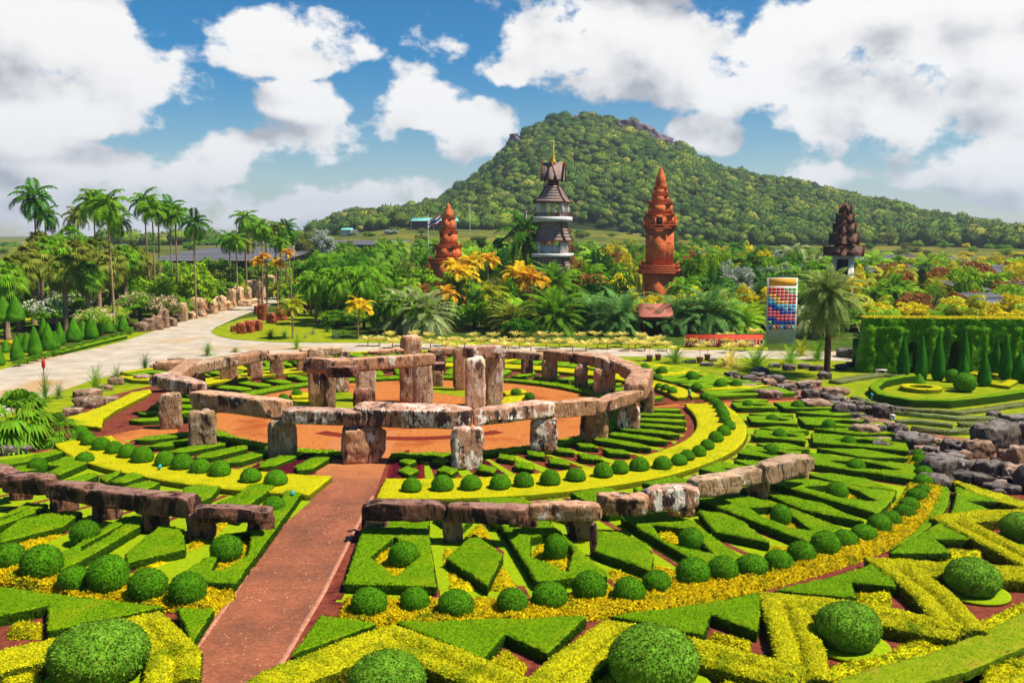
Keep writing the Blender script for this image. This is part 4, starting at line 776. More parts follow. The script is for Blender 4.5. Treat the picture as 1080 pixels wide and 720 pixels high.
for i, (x, y, w, h, c) in enumerate([(90,419,28,10,1),(90,430,30,14,1),(114,426,24,9,1),(108,412,18,7,1),(121,406,17,9,1),(148,403,18,9,1),(165,391,16,8,1),(75,438,22,9,1),(20,478,30,10,0),(5,480,26,12,0),(30,458,20,10,1),(172,388,16,9,1),(185,383,18,7,1)]):
    boulder(x, y, w, h, M['rock_pink' if c else 'rock'], f'flat {"pink brown" if c else "grey"} rock on the lawn left of the stone circle, {ORD[i]} of that scatter', group='flat rocks left of the circle')
for i, (x, y, w, h) in enumerate([(661,385,12,3),(676,385,12,3),(727,383,15,4),(752,381,9,4),(746,386,14,5),(770,384,15,7),(803,395,17,9),(817,388,14,6),(833,391,14,8),(848,389,12,7),(862,391,15,7),(888,390,14,7),(899,387,14,6),(934,391,14,5),(870,400,14,9),(896,377,24,11)]):
    boulder(x, y, w, h, M['rock'], f'small dark stone on the lawn beside the road, {ORD[i]} counted from the left', group='small stones by the road')
cr = [(148,350,14,12),(156,349,12,14),(165,348,12,16),(172,346,12,20),(181,344,10,10),(186,338,10,8),(193,339,9,22),(201,336,13,9),(208,334,16,22),(221,331,16,17),(231,328,14,17),(238,326,12,10),(244,324,9,22),(251,322,12,22),(259,321,12,20),(266,317,14,24),(275,316,13,22),(284,313,14,26),(292,310,14,22),(300,308,14,28),(310,306,16,26),(320,303,14,24),(258,323,14,8),(270,320,14,6),(328,300,12,18),(338,298,14,16)]
for i, (x, y, w, h) in enumerate(cr):
    boulder(x, y, w*1.1, h*.95, M['rock_cream' if i > 5 else 'rock_pink'], f'upright {"cream orange" if i > 5 else "grey pink"} garden rock along the left road verge, {ordn(i)} from the near end', group='garden rocks along the road', name='garden_rock', dep=.7)
for i, (x, y, w, h) in enumerate([(246,350,6,7),(254,352,9,13),(263,351,10,14),(271,349,10,13),(276,338,9,19),(272,332,8,10),(286,341,10,12),(296,338,11,14),(305,334,10,10),(318,330,12,12),(328,326,12,10),(338,322,12,12)]):
    boulder(x, y, w*1.15, h, M['rock_red'], f'reddish upright rock on the island in the road fork, {ORD[i]} counted from the left', group='red rocks of the road island', name='garden_rock', dep=.7)
# ------------------------------------------------------------ plants: prototypes
def leafmat(name, a, b, isl=.3, tr=.3, ob=.1, k=.95): M[name] = mat(name, srgb(*a, k), srgb(*b, k), 1.2, 4, .6, None, 1, 0, 1, island=isl, objrand=ob, trans=tr)
leafmat('frond_olive2', (92,112,26), (140,150,48)); leafmat('frond_green', (84,130,18), (128,172,34)); leafmat('frond_dark', (50,96,20), (84,136,32)); leafmat('frond_olive', (118,128,40), (164,166,60)); leafmat('frond_gold', (230,184,20), (248,218,50), .25)
leafmat('frond_orange', (230,160,26), (246,196,50), .25); leafmat('frond_silver', (140,156,90), (184,192,124)); leafmat('frond_bluegreen', (86,136,60), (128,168,84)); leafmat('frond_date', (104,124,52), (160,174,92)); leafmat('frond_lime', (128,176,28), (164,200,50)); leafmat('frond_yellowgreen', (150,164,30), (196,190,50))
leafmat('leaf_green', (76,126,16), (130,172,32), .4); leafmat('leaf_dark', (40,88,16), (74,124,26), .35); leafmat('leaf_yellow', (214,196,16), (240,220,40), .3); leafmat('leaf_lime', (122,168,24), (170,196,44), .4); leafmat('leaf_olive', (108,120,44), (146,150,62), .4)
leafmat('leaf_bronze', (150,92,44), (186,128,60), .4); leafmat('leaf_red', (190,40,44), (222,80,60), .3); leafmat('leaf_white', (226,226,196), (244,240,216), .15); leafmat('leaf_silver', (150,160,140), (190,196,170), .3); leafmat('leaf_pink', (232,190,150), (244,216,180), .2)
leafmat('leaf_cream', (222,200,84), (244,228,128), .2); leafmat('dead_leaf', (150,116,66), (180,150,96), .3, .15)
leafmat('wall_leaf', (62,122,2), (116,168,10), .5, .15, .1, .8); leafmat('cone_leaf', (60,108,8), (98,142,20), .35); leafmat('cypress_leaf', (36,84,8), (64,118,18), .35)
M['trunk'] = mat('grey_brown_bark', srgb(146,116,84,.8), srgb(186,156,118,.8), 3, 6, .9, None, 1, .6, 12, stretch=(1, 1, 5), objrand=.15)
M['trunk_dark'] = mat('dark_bark', srgb(70,50,38,.8), srgb(116,86,62,.8), 4, 6, .95, None, 1, .8, 10, stretch=(1, 1, 3))
M['pot'] = mat('brown_clay', srgb(120,78,64,.8), srgb(150,104,86,.8), 4, 4, .8)
def frond(L, az, e0, droop, nst=14, lw=.22, ldroop=.5, vee=.5, seed=0, width=.11, curve=1.2, start=.12):
    """one feather leaf: rachis plus leaflets; returns vertices and quads"""
    r = np.random.default_rng(seed); t = np.linspace(0, 1, 11); e = e0-droop*t**curve; ds = L/10
    x = np.concatenate([[0], np.cumsum(np.cos(e[:-1]))])*ds; z = np.concatenate([[0], np.cumsum(np.sin(e[:-1]))])*ds
    V = []; Fq = []
    up = np.array([0, 0, 1.]); T = np.stack([np.cos(e), 0*e, np.sin(e)], 1); Nn = np.stack([-np.sin(e), 0*e, np.cos(e)], 1)
    C = np.stack([x, 0*x, z], 1); w = .018*L*(1-t*.8)
    for i in range(11): V += [C[i]+[0, w[i], 0], C[i]-[0, w[i], 0]]
    Fq += [(2*i, 2*i+1, 2*i+3, 2*i+2) for i in range(10)]; n = 22
    for k in range(nst):
        s = start+(1-start)*(k+.5)/nst; i = min(9, int(s*10)); f = s*10-i; c = C[i]*(1-f)+C[i+1]*f; tt = T[i]; nn = Nn[i]
        ll = L*lw*(math.sin(math.pi*min(1, .12+.86*s))**.6)*r.uniform(.85, 1.1)
        for sd in (-1, 1):
            d = tt*.55+np.array([0, sd, 0])+nn*vee*r.uniform(.6, 1.2); d /= np.linalg.norm(d); mid = c+d*ll*.5; tip = c+d*ll-up*ldroop*ll*r.uniform(.5, 1.1)
            ww = tt*width*ll
            V += [c, mid+ww, tip, mid-ww]; Fq.append((n, n+1, n+2, n+3)); n += 4
    V = np.array(V); ca, sa = math.cos(az), math.sin(az)
    V = np.c_[V[:, 0]*ca-V[:, 1]*sa, V[:, 0]*sa+V[:, 1]*ca, V[:, 2]]
    return V, np.array(Fq)
def fan(L, az, e0, seed=0, n=16, spread=2.6, stalk=.5, sag=.35):
    r = np.random.default_rng(seed); V = []; Fq = []; k = 0
    st = np.array([math.cos(e0), 0, math.sin(e0)])*L*stalk; V += [(0, .01*L, 0), (0, -.01*L, 0), tuple(st-[0, .01*L, 0]), tuple(st+[0, .01*L, 0])]; Fq.append((0, 1, 2, 3)); k = 4
    X = np.array([math.cos(e0-.35), 0, math.sin(e0-.35)]); Y = np.array([0, 1., 0])
    for i in range(n):
        a = (i/(n-1)-.5)*spread; d = X*math.cos(a)+Y*math.sin(a); l = L*(1-stalk)*r.uniform(.9, 1.1)*(.8+.2*math.cos(a)); sdv = np.cross(d, X if abs(a) > .2 else Y); sdv = -X*math.sin(a)+Y*math.cos(a)
        w = l*.075; mid = st+d*l*.5; tip = st+d*l-np.array([0, 0, sag*l*r.uniform(.6, 1.2)])
        V += [tuple(st), tuple(mid+sdv*w), tuple(tip), tuple(mid-sdv*w)]; Fq.append((k, k+1, k+2, k+3)); k += 4
    V = np.array(V); ca, sa = math.cos(az), math.sin(az)
    return np.c_[V[:, 0]*ca-V[:, 1]*sa, V[:, 0]*sa+V[:, 1]*ca, V[:, 2]], np.array(Fq)
def crown_feather(name, L, n, emin, emax, droop, seed, nst=14, **k):
    mb = MB(); r = random.Random(seed)
    for i in range(n):
        f = i/(n-1); e0 = emax+(emin-emax)*f**.8; V, F = frond(L*r.uniform(.8, 1.08), i*2.399+r.uniform(-.3, .3), e0, droop*r.uniform(.8, 1.2), nst, seed=seed*99+i, **k); mb.add(V, [F])
    return mb.mesh(name)
def crown_fan(name, L, cnt, emin, emax, seed, **k):
    mb = MB(); r = random.Random(seed)
    for i in range(cnt):
        f = i/(cnt-1); V, F = fan(L*r.uniform(.85, 1.1), i*2.399+r.uniform(-.3, .3), emax+(emin-emax)*f, seed*77+i, **k); mb.add(V, [F])
    return mb.mesh(name)
def trunk_mesh(name, r0, r1, bulge=1.0, lean=0.0, seed=0, rings=12, n=8):
    mb = MB(); pts = []; rad = []
    for i in range(rings+1):
        t = i/rings; pts.append((lean*t*t, lean*.4*math.sin(t*3), t)); rad.append((r0+(r1-r0)*t)*(1+.25*math.exp(-(t/.06)**2))*(1+.05*((i*7+seed) % 3-1)))
    mb.tube(pts, rad, n); return mb.mesh(name, True)
CR = {'royal': [crown_feather('crown', 3.9, 20, R(-34), R(82), R(98), s, 26, lw=.30, ldroop=.75, width=.12) for s in (1, 2, 3)],
      'coco': [crown_feather('crown', 4.0, 24, R(-45), R(78), R(80), s, 24, lw=.27, ldroop=.7, width=.13) for s in (4, 5)],
      'areca': [crown_feather('crown', 2.8, 16, R(8), R(84), R(95), s, 16, lw=.32, ldroop=.35, width=.2) for s in (6, 7)],
      'droopy': [crown_feather('crown', 2.6, 24, R(-40), R(86), R(120), s, 14, lw=.34, ldroop=.9, width=.16) for s in (8, 9)],
      'date': [crown_feather('crown', 4.2, 90, R(-66), R(86), R(72), s, 26, lw=.16, ldroop=.5, width=.12, vee=.3) for s in (10,)],
      'fan': [crown_fan('crown', 2.4, 46, R(-65), R(85), s, n=15, sag=.6) for s in (11, 12)],
      'bush': [crown_feather('crown', 2.2, 34, R(5), R(88), R(70), s, 12, lw=.2, ldroop=.3, width=.11, vee=.3) for s in (13, 14)],
      'cycad': [crown_feather('crown', 1.6, 40, R(0), R(86), R(50), s, 16, lw=.14, ldroop=.1, width=.12, vee=.3) for s in (15,)],
      'vee': [crown_feather('crown', 1.0, 13, R(26), R(60), R(28), s, 9, lw=.30, ldroop=.0, width=.22, vee=.35) for s in (16, 17)]}
TK = {'slim': [trunk_mesh('trunk', .17, .12, lean=l, seed=s) for s, l in ((1, 0), (2, .35), (3, -.4))], 'thick': [trunk_mesh('trunk', .36, .26, seed=4)], 'low': [trunk_mesh('trunk', .25, .2, seed=5, rings=4)]}
def palm(x, y, h, cs, kind, m, label, name='palm_tree', group=None, tk='slim', tm='trunk', z0=0.0, m2=None, skirt=False, cat='palm tree'):
    """x, y metres; h trunk height; cs crown size factor"""
    t = tag(empty(name, (x, y, z0), rnd.random()*6.28), label, cat, group)
    i = rnd.randrange(len(TK[tk])); a = link('trunk', TK[tk][i], M[tm], t); a.scale = (max(1, cs*.8),)*2+(h,)
    lean = (0, .35, -.4)[i] if tk == 'slim' else 0; sc_ = max(1, cs*.8)
    c = link('crown', rnd.choice(CR[kind]), M[m], t, loc=(lean*sc_, lean*.4*math.sin(3)*sc_, h)); c.scale = (cs,)*3
    if skirt:
        s = link('dead_leaf_skirt', SK, M['dead_leaf'], t, loc=(lean*sc_, 0, h-.1*cs)); s.scale = (cs*.8, cs*.8, cs)
    return t
SK = crown_fan('dead_leaf_skirt', 1.8, 22, R(-80), R(-35), 40, n=10, spread=1.6, sag=.8)
def clump_crown(name, seed, ncl=46, per=60, rx=1.0, rz=.8, leaf=.11, cl=.24, flatten=.9, low=-.7):
    r = np.random.default_rng(seed); P = []
    while len(P) < ncl:
        p = r.normal(size=3); p /= np.linalg.norm(p); p *= r.uniform(.45, .92); 
        if p[2] > low: P.append(p)
    P = np.array(P)*[rx, rx, rz]; V = []
    for p in P:
        s = cl*r.uniform(.6, 1.35); d = r.normal(size=(per, 3)); d /= np.linalg.norm(d, axis=1)[:, None]; d[:, 2] = np.abs(d[:, 2])*.9-.15; V.append((p+d*s*r.uniform(.75, 1.05, (per, 1)), d))
    C = np.concatenate([a for a, b in V]); Nn = np.concatenate([b for a, b in V]); n = len(C)
    D = r.normal(size=(n, 3)); D -= Nn*(D*Nn).sum(1)[:, None]*.6; D /= np.linalg.norm(D, axis=1)[:, None]; S = np.cross(Nn+r.normal(size=(n, 3))*.5, D); S /= np.linalg.norm(S, axis=1)[:, None]
    L = leaf*r.uniform(.6, 1.3, (n, 1)); Q = np.stack([C-D*L*.5, C+S*L*.32, C+D*L*.5, C-S*L*.32], 1).reshape(-1, 3)
    return mesh_np(name, Q, [np.arange(4*n).reshape(n, 4)])
BC = [clump_crown('crown', s, 60, 75, 1, .8, .13, .27) for s in (21, 22, 23)]
BCfine = [clump_crown('crown', s, 80, 110, 1, .62, .075, .22, low=-.3) for s in (31, 32)]
FLW = [clump_crown('flowers', s, 70, 14, 1.06, .68, .085, .2, low=0) for s in (33, 34)]
def bush(x, y, rx, rz, m, label, name='shrub', cat='shrub', group=None, z0=0.0, fine=False, stem=.35, flowers=None):
    t = tag(empty(name, (x, y, z0), rnd.random()*6.28), label, cat, group)
    a = link('trunk', TK['low'][0], M['trunk_dark'], t); a.scale = (max(.3, rx*.35),)*2+(rz*.8+stem,)
    c = link('crown', rnd.choice(BCfine if fine else BC), M[m], t, loc=(0, 0, rz*.75+stem)); c.scale = (rx, rx*.9, rz)
    if flowers:
        f = link('blossom', rnd.choice(FLW), M[flowers], t, loc=(0, 0, rz*.78+stem)); f.scale = (rx, rx*.9, rz*1.05)
    return t
# cones and cypresses
def cone_mesh(name, seed, prof, dens=300, size=.05):
    V, F = ICO[4]; V = V.copy(); z = (V[:, 2]+1)/2; ang = np.arctan2(V[:, 1], V[:, 0]); rr = np.interp(z, *zip(*prof)); rr = rr*(1+.18*vnoise(V*2+seed*4, 2, 3))
    P = np.c_[np.cos(ang)*rr, np.sin(ang)*rr, z]; Q, LF = leaves(P*[1, 1, 2.5], F, dens, size, seed=seed); Q = Q/[1, 1, 2.5]
    return mesh_np(name, np.concatenate([P, Q]), [F, LF+len(P)])
CONE = [cone_mesh('clipped_cone', s, [(0, 0), (.0005, .30), (.08, .42), (.2, .44), (.5, .33), (.8, .17), (.95, .07), (1, 0)]) for s in (1, 2)]
CYP = [cone_mesh('clipped_cypress', s, [(0, 0), (.0005, .24), (.08, .36), (.2, .40), (.5, .31), (.8, .15), (.95, .06), (1, 0)], 300) for s in (3, 4)]
def cone(x, y, wpx, hpx, m, label, group=None, kind=CONE, name='cone_tree', cat='clipped cone'):
    p = W(x, y, 0); d = math.hypot(*p, CAMH); w = wpx*d/FPX; h = hpx*p[1]/FPX*.95
    o = link(name, rnd.choice(kind), M[m], loc=(p[0], p[1]+w*.3, 0)); o.scale = (w*1.15, w*1.15, h*1.04); o.rotation_euler[2] = rnd.random()*6; return tag(o, label, cat, group)

# ------------------------------------------------------------ left side planting
def tall(xt, yt, xb, yb, lab, m='frond_green', kind='royal', cs=1.0, z=0, m2=None, d=None, **k):
    """tall palm: crown top at (xt, yt), foot at (xb, yb)"""
    if d is None: p = W(xb, yb, 0)
    else: p = WD(xb, d)
    topz = CAMH+(248-yt)/FPX*p[1]; h = topz-2.2*cs; return palm(p[0], p[1], h, cs, kind, m, lab, z0=0, **k)
TP = [(42,190,43,336,1.25,'frond_dark'),(58,214,52,330,.95,'frond_dark'),(101,196,103,338,1.15,'frond_green'),(90,214,88,330,.9,'frond_olive'),(122,198,121,349,1.1,'frond_green'),(133,220,129,330,.95,'frond_green'),(158,199,159,330,1.0,'frond_green'),(166,208,165,333,.9,'frond_green'),(180,206,183,328,1.0,'frond_dark'),(193,211,190,332,1.0,'frond_green'),(209,221,208,336,.95,'frond_dark'),
      (256,218,261,318,1.0,'frond_green'),(266,226,268,314,.95,'frond_green'),(279,228,277,320,.9,'frond_green'),(292,229,292,316,1.0,'frond_olive'),(308,228,303,316,1.1,'frond_dark'),(244,240,244,320,.9,'frond_dark'),(252,242,251,322,.8,'frond_green'),(284,232,282,315,.85,'frond_green'),(300,244,298,318,.8,'frond_green'),(250,246,260,316,.8,'frond_olive')]
for i, (a, b, c, d, cs, m) in enumerate(TP):
    tall(a, b+3, c, d, f'{ordn(i)} tall slender palm of the left row, counted from the left edge of the photo', m=m, cs=cs, group='tall slender palms on the left', name='tall_palm')
for i, (x, y, s) in enumerate([(272,272,.7),(281,266,.7),(293,274,.75),(307,262,.7),(170,222,.6)]):
    p = WD(x, 190); palm(p[0], p[1], ZD(y, 190)-1, s, 'areca', 'frond_orange', f'orange tinged palm crown among the left tall palms, {ORD[i]} from the left' if i < 4 else 'orange frond palm among the second group of tall palms', group='orange tinged palms')
for i, (x, d, h, cs) in enumerate([(-30,140,10,1.7),(5,138,8.5,1.6),(18,150,9.5,1.5),(34,155,11,1.6),(55,158,12,1.7),(68,150,9.5,1.5),(80,160,11.5,1.6),(92,152,8.5,1.4),(104,166,12,1.6),(118,160,10,1.5),(132,168,11,1.4),(-60,150,11,1.7),(44,172,13,1.6),(76,175,14,1.6),(140,175,11,1.4),(150,185,10,1.3)]):
    p = WD(x, d); palm(p[0], p[1], h, cs, 'fan', ('frond_olive', 'frond_green', 'frond_olive2')[i % 3], f'{ordn(i)} shaggy olive fan palm with hanging dead leaves at the left, in planting order', tk='thick', skirt=True, group='shaggy fan palms on the left', name='fan_palm')
# undergrowth and flowering shrubs on the left
LS = [(45,340,4.6,3.6,'leaf_green','leaf_white','white flowering frangipani bush behind the small cones'),(74,334,5.2,4.6,'leaf_green','leaf_white','largest white flowering bush left of the road'),(100,346,4.0,3.0,'leaf_lime','leaf_pink','pale pink flowering bush behind the row of cones'),(118,338,3.4,2.6,'leaf_lime','leaf_cream','cream flowering shrub at the foot of the tall palms'),
      (148,334,4.6,4.0,'leaf_green','leaf_pink','broad pink flowering bush left of the road'),(168,334,4.0,3.6,'leaf_olive','leaf_pink','pink flowering bush above the garden rocks'),(135,336,2.6,3.4,'leaf_red',None,'red leaved shrub between the flowering bushes'),(72,316,3.6,5.2,'leaf_red',None,'red bougainvillea behind the white flowering bush'),(88,318,4.2,5.0,'leaf_red',None,'second red bougainvillea at the foot of the palms'),
      (15,320,5,6,'leaf_dark',None,'dark bush at the left edge behind the umbrella trees'),(40,318,6,7,'leaf_dark',None,'dark leafy tree under the fan palms at left'),(60,322,4,3.5,'leaf_dark',None,'dark bush behind the white flowers')]
for x, y, rx, rz, m, fl, l in LS:
    p = W(x, y+(9 if fl else 4), 0); bush(p[0], p[1], rx*.9, rz*.9, m, l, fine=True, flowers=fl, name='flowering_shrub' if fl else 'shrub')
for i in range(70):
    x = rnd.uniform(-60, 335); d = rnd.uniform(172, 225)
    if x > 215: d = rnd.uniform(206, 234) if x < 262 else rnd.uniform(240, 278)
    p = WD(x, d); m = rnd.choice(['leaf_green', 'leaf_lime', 'leaf_olive', 'leaf_lime', 'leaf_bronze' if x > 180 else 'leaf_green'])
    top = rnd.uniform(266, 292); hh = max(3, ZD(top, d)); bush(p[0], d, rnd.uniform(3, 5), hh*.5, m, f'rounded {m[5:]} bush in the bank of planting beyond the left side of the road', group='bushes beyond the left road '+m[5:], stem=hh*.1)
for i in range(26):
    x = rnd.uniform(120, 340); d = rnd.uniform(160, 200) if x < 205 else rnd.uniform(200, 250); p = WD(x, d); m = rnd.choice(['frond_green', 'frond_lime', 'frond_yellowgreen'])
    palm(p[0], p[1], rnd.uniform(1.5, 3.5), rnd.uniform(1.0, 1.6), rnd.choice(['bush', 'areca']), m, f'low {m[6:]} palm in the planting beyond the left side of the road', tk='low', group='low palms beyond the left road '+m[6:], name='low_palm')
cn = [(-3,386,11,22,0),(16,381,12,28,0),(20,371,11,20,0),(27,372,12,22,0),(35,376,13,33,1),(45,369,12,36,0),(49,370,14,30,0),(57,368,10,19,0),(62,364,10,25,0),(76,361,15,26,0),(80,354,13,28,1),(86,358,12,20,0),(95,358,13,27,1),(101,353,11,23,0),(112,352,13,22,0),(119,349,10,24,0),(129,351,11,20,0),(5,372,8,14,0)]
for i, (x, y, w, h, c) in enumerate(sorted(cn)): cone(x, y, w, h, 'cone_leaf', f'{ordn(i)} clipped green cone beside the road at the left, counted from the photo edge', group='clipped cones left of the road')
for i, (x, yc, w) in enumerate([(2,327,20),(15,327,18)]):
    p = WD(x, 132); t = tag(empty('umbrella_topiary', (p[0], p[1], 0)), f'{["left","right"][i]} of two bell shaped topiary trees on bare stems at the left edge', 'topiary tree'); zt = ZD(yc-14, 132)
    a = link('trunk', TK['low'][0], M['trunk_dark'], t); a.scale = (.5, .5, zt); c = link('crown', CONE[0], M['cone_leaf'], t, loc=(0, 0, zt-3.4)); c.scale = (2.9, 2.9, 3.6)
for i, (a, b, w, m) in enumerate([([(0,343),(15,340),(32,336)], 0, 1.4, 'yellow'), ([(-10,352),(20,345),(45,343),(64,340)], 0, 1.0, 'hedge'), ([(0,360),(10,361),(24,357)], 0, 1.0, 'flower'), ([(60,372),(100,362),(130,355)], 0, 1.2, 'hedge')]):
    hedge([strip_poly([W(*q, .3) for q in a], w)], .45, M[m], ['yellow clipped strip behind the small cones at the left edge', 'green clipped strip behind the small cones', 'yellow flowering strip among the cones at the left edge', 'low green mound strip at the feet of the cones along the road'][i], name='low_hedge', rough=.1)
for i in range(14):
    x = 20+i*9; y = 386-i*2.6; p = W(x, y, 0); bush(p[0], p[1], .9, .5, 'leaf_green', f'{ORD[i]} low round mound along the left road verge, counted from the left', group='low mounds on the left verge', stem=.02, fine=True)
for i in range(26):
    x = rnd.uniform(140, 232) if i < 18 else rnd.uniform(262, 330); d = rnd.uniform(238, 278); hh = ZD(rnd.uniform(269, 277), d); p = WD(x, d); m = rnd.choice(['leaf_green', 'leaf_lime', 'leaf_olive']); bush(p[0], d, rnd.uniform(3.5, 5.5), hh*.5, m, f'tall rounded {m[5:]} tree in front of the left shade net house', group='trees before the left shade house '+m[5:], stem=hh*.12, name='leafy_tree', cat='tree')
# near left palm and verge plants
p = W(14, 470, 0); palm(p[0]+.3, p[1], 1.5, 1.45, 'fan', 'frond_green', 'large fan palm at the left edge in front of the road', tk='low', name='fan_palm', tm='trunk_dark'); palm(p[0]+2.6, p[1]+.8, .5, 1.0, 'fan', 'frond_green', 'smaller fan palm leaning right beside the large one at the left edge', tk='low', name='fan_palm', tm='trunk_dark')
for x, y, w, h, m, l in [(101,413,22,30,'frond_lime','upright lime green spiky plant on the lawn beside the road'),(123,405,16,22,'frond_green','upright green cycad clump on the lawn beside the road'),(153,390,14,19,'frond_dark','small dark upright cycad left of the stone circle'),(219,375,15,17,'frond_green','small spiky plant just behind the stone circle, left'),(248,371,14,6,'frond_olive','flat spiky plant just behind the stone circle'),
                         (313,368,14,20,'frond_lime','bright lime plant behind the stone circle beside the road'),(62,420,14,18,'frond_bluegreen','blue green spiky plant beside the left fan palm'),(48,424,16,34,'frond_green','tall leafy plant with a red flower spike behind the left fan palm')]:
    p = W(x, y, 0); d = math.hypot(*p); hh = h*d/FPX; t = tag(empty('spiky_plant', (p[0], p[1], 0)), l, 'plant')
    c = link('leaves', CR['cycad'][0], M[m], t, loc=(0, 0, .02)); c.scale = (w*d/FPX/2/1.1,)*2+(hh/1.45,)
    if 'red flower' in l: mb = MB(); mb.lathe([(.02, 1), (.05, hh*.95), (.16, hh*1.0), (.17, hh*1.15), (.02, hh*1.28)], n=8); mb.build('flower_spike', M['leaf_red'], t)
# ------------------------------------------------------------ the road island and the clipped dark palms
for i, (x, y, h, cs) in enumerate([(334,342,6.8,1.55),(345,338,8.2,1.6),(357,344,7.4,1.6),(366,340,8.6,1.7),(380,343,7.6,1.6),(328,332,8.0,1.4),(350,333,9.4,1.6),(374,334,9.2,1.7),(392,340,6.5,1.5),(338,330,8.8,1.5),(400,336,7.2,1.6)]):
    p = W(x, y, 0); palm(p[0], p[1], h, cs, 'droopy', 'frond_dark' if i % 2 else 'frond_green', f'{ORD[i]} drooping dark green palm of the dense clump right of the road fork', group='drooping palms at the road fork', tm='trunk', name='drooping_palm')
def at(x, y, h_, cs, kind, m, l, **k): p = W(x, y, 0); palm(p[0], p[1], h_, cs, kind, m, l, **k)
at(309,357,4.4,1.0,'areca','frond_yellowgreen','slender yellow green palm standing on the road island'); at(377,356,4.3,1.0,'areca','frond_gold','small golden palm right of the road island'); at(398,352,3.6,1.05,'droopy','frond_dark','dark drooping palm beside the small golden palm',name='drooping_palm'); at(413,352,4.6,1.1,'droopy','frond_green','green drooping palm left of the silver palms',name='drooping_palm')
at(487,342,8.2,1.3,'areca','frond_gold','golden palm in front of the short red tower'); at(471,348,5.6,1.0,'areca','frond_orange','orange golden palm left of centre in front of the short red tower'); at(548,342,8.0,1.4,'areca','frond_gold','tall golden palm left of the white pagoda tower'); at(561,344,7.2,1.3,'areca','frond_orange','orange golden palm below the white pagoda tower'); at(521,350,5.6,1.2,'areca','frond_yellowgreen','green gold palm in the middle in front of the pagoda tower')
at(497,334,9.6,1.2,'areca','frond_gold','golden palm right behind the short red tower front'); at(514,330,10,1.1,'areca','frond_orange','orange palm between the short red tower and the pagoda tower'); at(479,335,9.0,1.0,'areca','frond_gold','golden palm close before the short red tower')
at(553,318,15.5,2.0,'coco','frond_dark','dark coconut palm directly left of the pagoda tower'); at(583,340,6.4,1.45,'date','frond_green','bushy green palm below the pagoda tower'); at(505,344,4.6,1.2,'droopy','frond_dark','dark drooping palm left of the central golden palms',name='drooping_palm'); at(532,346,4.2,1.2,'droopy','frond_green','green drooping palm among the central golden palms',name='drooping_palm')
for i, (x, y, h, cs, m) in enumerate(sorted([(430,350,2.6,1.5,'frond_silver'),(447,351,2.4,1.6,'frond_silver'),(438,344,3.6,1.5,'frond_olive'),(458,350,2.2,1.4,'frond_silver'),(570,350,2.0,1.7,'frond_lime'),(585,351,2.2,1.7,'frond_green'),(600,350,2.4,1.5,'frond_yellowgreen'),(541,352,1.6,1.3,'frond_olive'),(640,353,1.8,1.7,'frond_bluegreen'),(655,352,2.0,1.7,'frond_bluegreen'),(627,350,2.2,1.4,'frond_bluegreen'),(700,354,1.6,1.5,'frond_bluegreen'),(715,352,2.2,1.5,'frond_bluegreen'),(747,352,2.6,1.8,'frond_bluegreen'),(765,352,2.0,1.7,'frond_bluegreen'),(735,345,3.4,1.5,'frond_bluegreen'),(780,352,1.6,1.3,'frond_lime')])):
    at(x, y, h, cs, 'bush' if i % 2 else 'date', m, f'low bushy palm at the front of the planting behind the road, {ORD[i]} from the left', tk='low', name='low_palm', group='low bushy palms behind the road')
# date palm on the right, big
p = W(872, 397, 0); t = palm(p[0], p[1], 8.6, 1.12, 'date', 'frond_date', 'large feathery date palm standing alone left of the tall hedge wall', tk='thick', tm='trunk_dark', name='date_palm')
# mid planting: filled in by colour zones
ZN = [(330,420,'leaf_green leaf_green frond_green leaf_lime leaf_olive'),(420,520,'leaf_green leaf_lime frond_green frond_lime leaf_bronze leaf_olive'),(520,640,'leaf_green leaf_dark frond_green frond_lime leaf_lime leaf_bronze'),(640,740,'leaf_green leaf_dark leaf_yellow frond_green leaf_bronze frond_yellowgreen'),(740,830,'frond_green leaf_lime leaf_yellow frond_dark leaf_green leaf_silver'),(830,900,'leaf_green frond_green leaf_olive frond_silver'),(900,1120,'frond_lime frond_yellowgreen frond_green leaf_lime leaf_yellow leaf_bronze')]
def near_name(x):
    for a, l in ((430, 'left of the short red tower'), (520, 'around the short red tower'), (570, 'between the red tower and the pagoda'), (640, 'right of the pagoda tower'), (720, 'around the tall red tower'), (805, 'right of the tall red tower'), (870, 'behind the colour board'), (2000, 'behind the hedge wall')):
        if x < a: return l
placed = []
def mid_field(n, d0, d1, hmin, hmax, x0=330, x1=1110):
    for _ in range(n):
        x = rnd.uniform(x0, x1); d = d0+(d1-d0)*rnd.random()**.8
        if any(abs(x-a) < 8 and abs(d-b) < 9 for a, b in placed): continue
        if (x < 420 and d < 150): continue
        if any(abs(x-a) < w and d < b for a, w, b in ((473, 24, 203), (583, 26, 203), (695, 26, 193), (888, 28, 193), (692, 20, 140))) and hmax > 5: 
            if d > 165 or a_tall(x): continue
        placed.append((x, d)); z = next(q[2].split() for q in ZN if q[0] <= x < q[1] or q[1] == 1120); m = rnd.choice(z); p = WD(x, d); g0 = float(terrain(p[0], d)[0]); h = rnd.uniform(hmin, hmax)*(.8 if x > 900 else 1); where = near_name(x)
        if m.startswith('frond'):
            k = rnd.choice(['areca', 'coco', 'droopy', 'royal', 'bush']); palm(p[0], d, h*.72, rnd.uniform(1.0, 1.7), k, m, f'{m[6:]} {"tall" if h > 7 else "low"} palm in the mixed planting {where}', group=f'{m[6:]} {"tall" if h > 7 else "low"} palms {where}', z0=g0)
        else:
            bush(p[0], d, rnd.uniform(2.6, 4.8), h*.5, m, f'{m[5:]} {"tree" if h > 7 else "bush"} in the mixed planting {where}', group=f'{m[5:]} {"trees" if h > 7 else "bushes"} {where}', name='leafy_tree' if h > 7 else 'leafy_bush', cat='tree' if h > 7 else 'bush', z0=g0, stem=h*.15)
def a_tall(x): return False
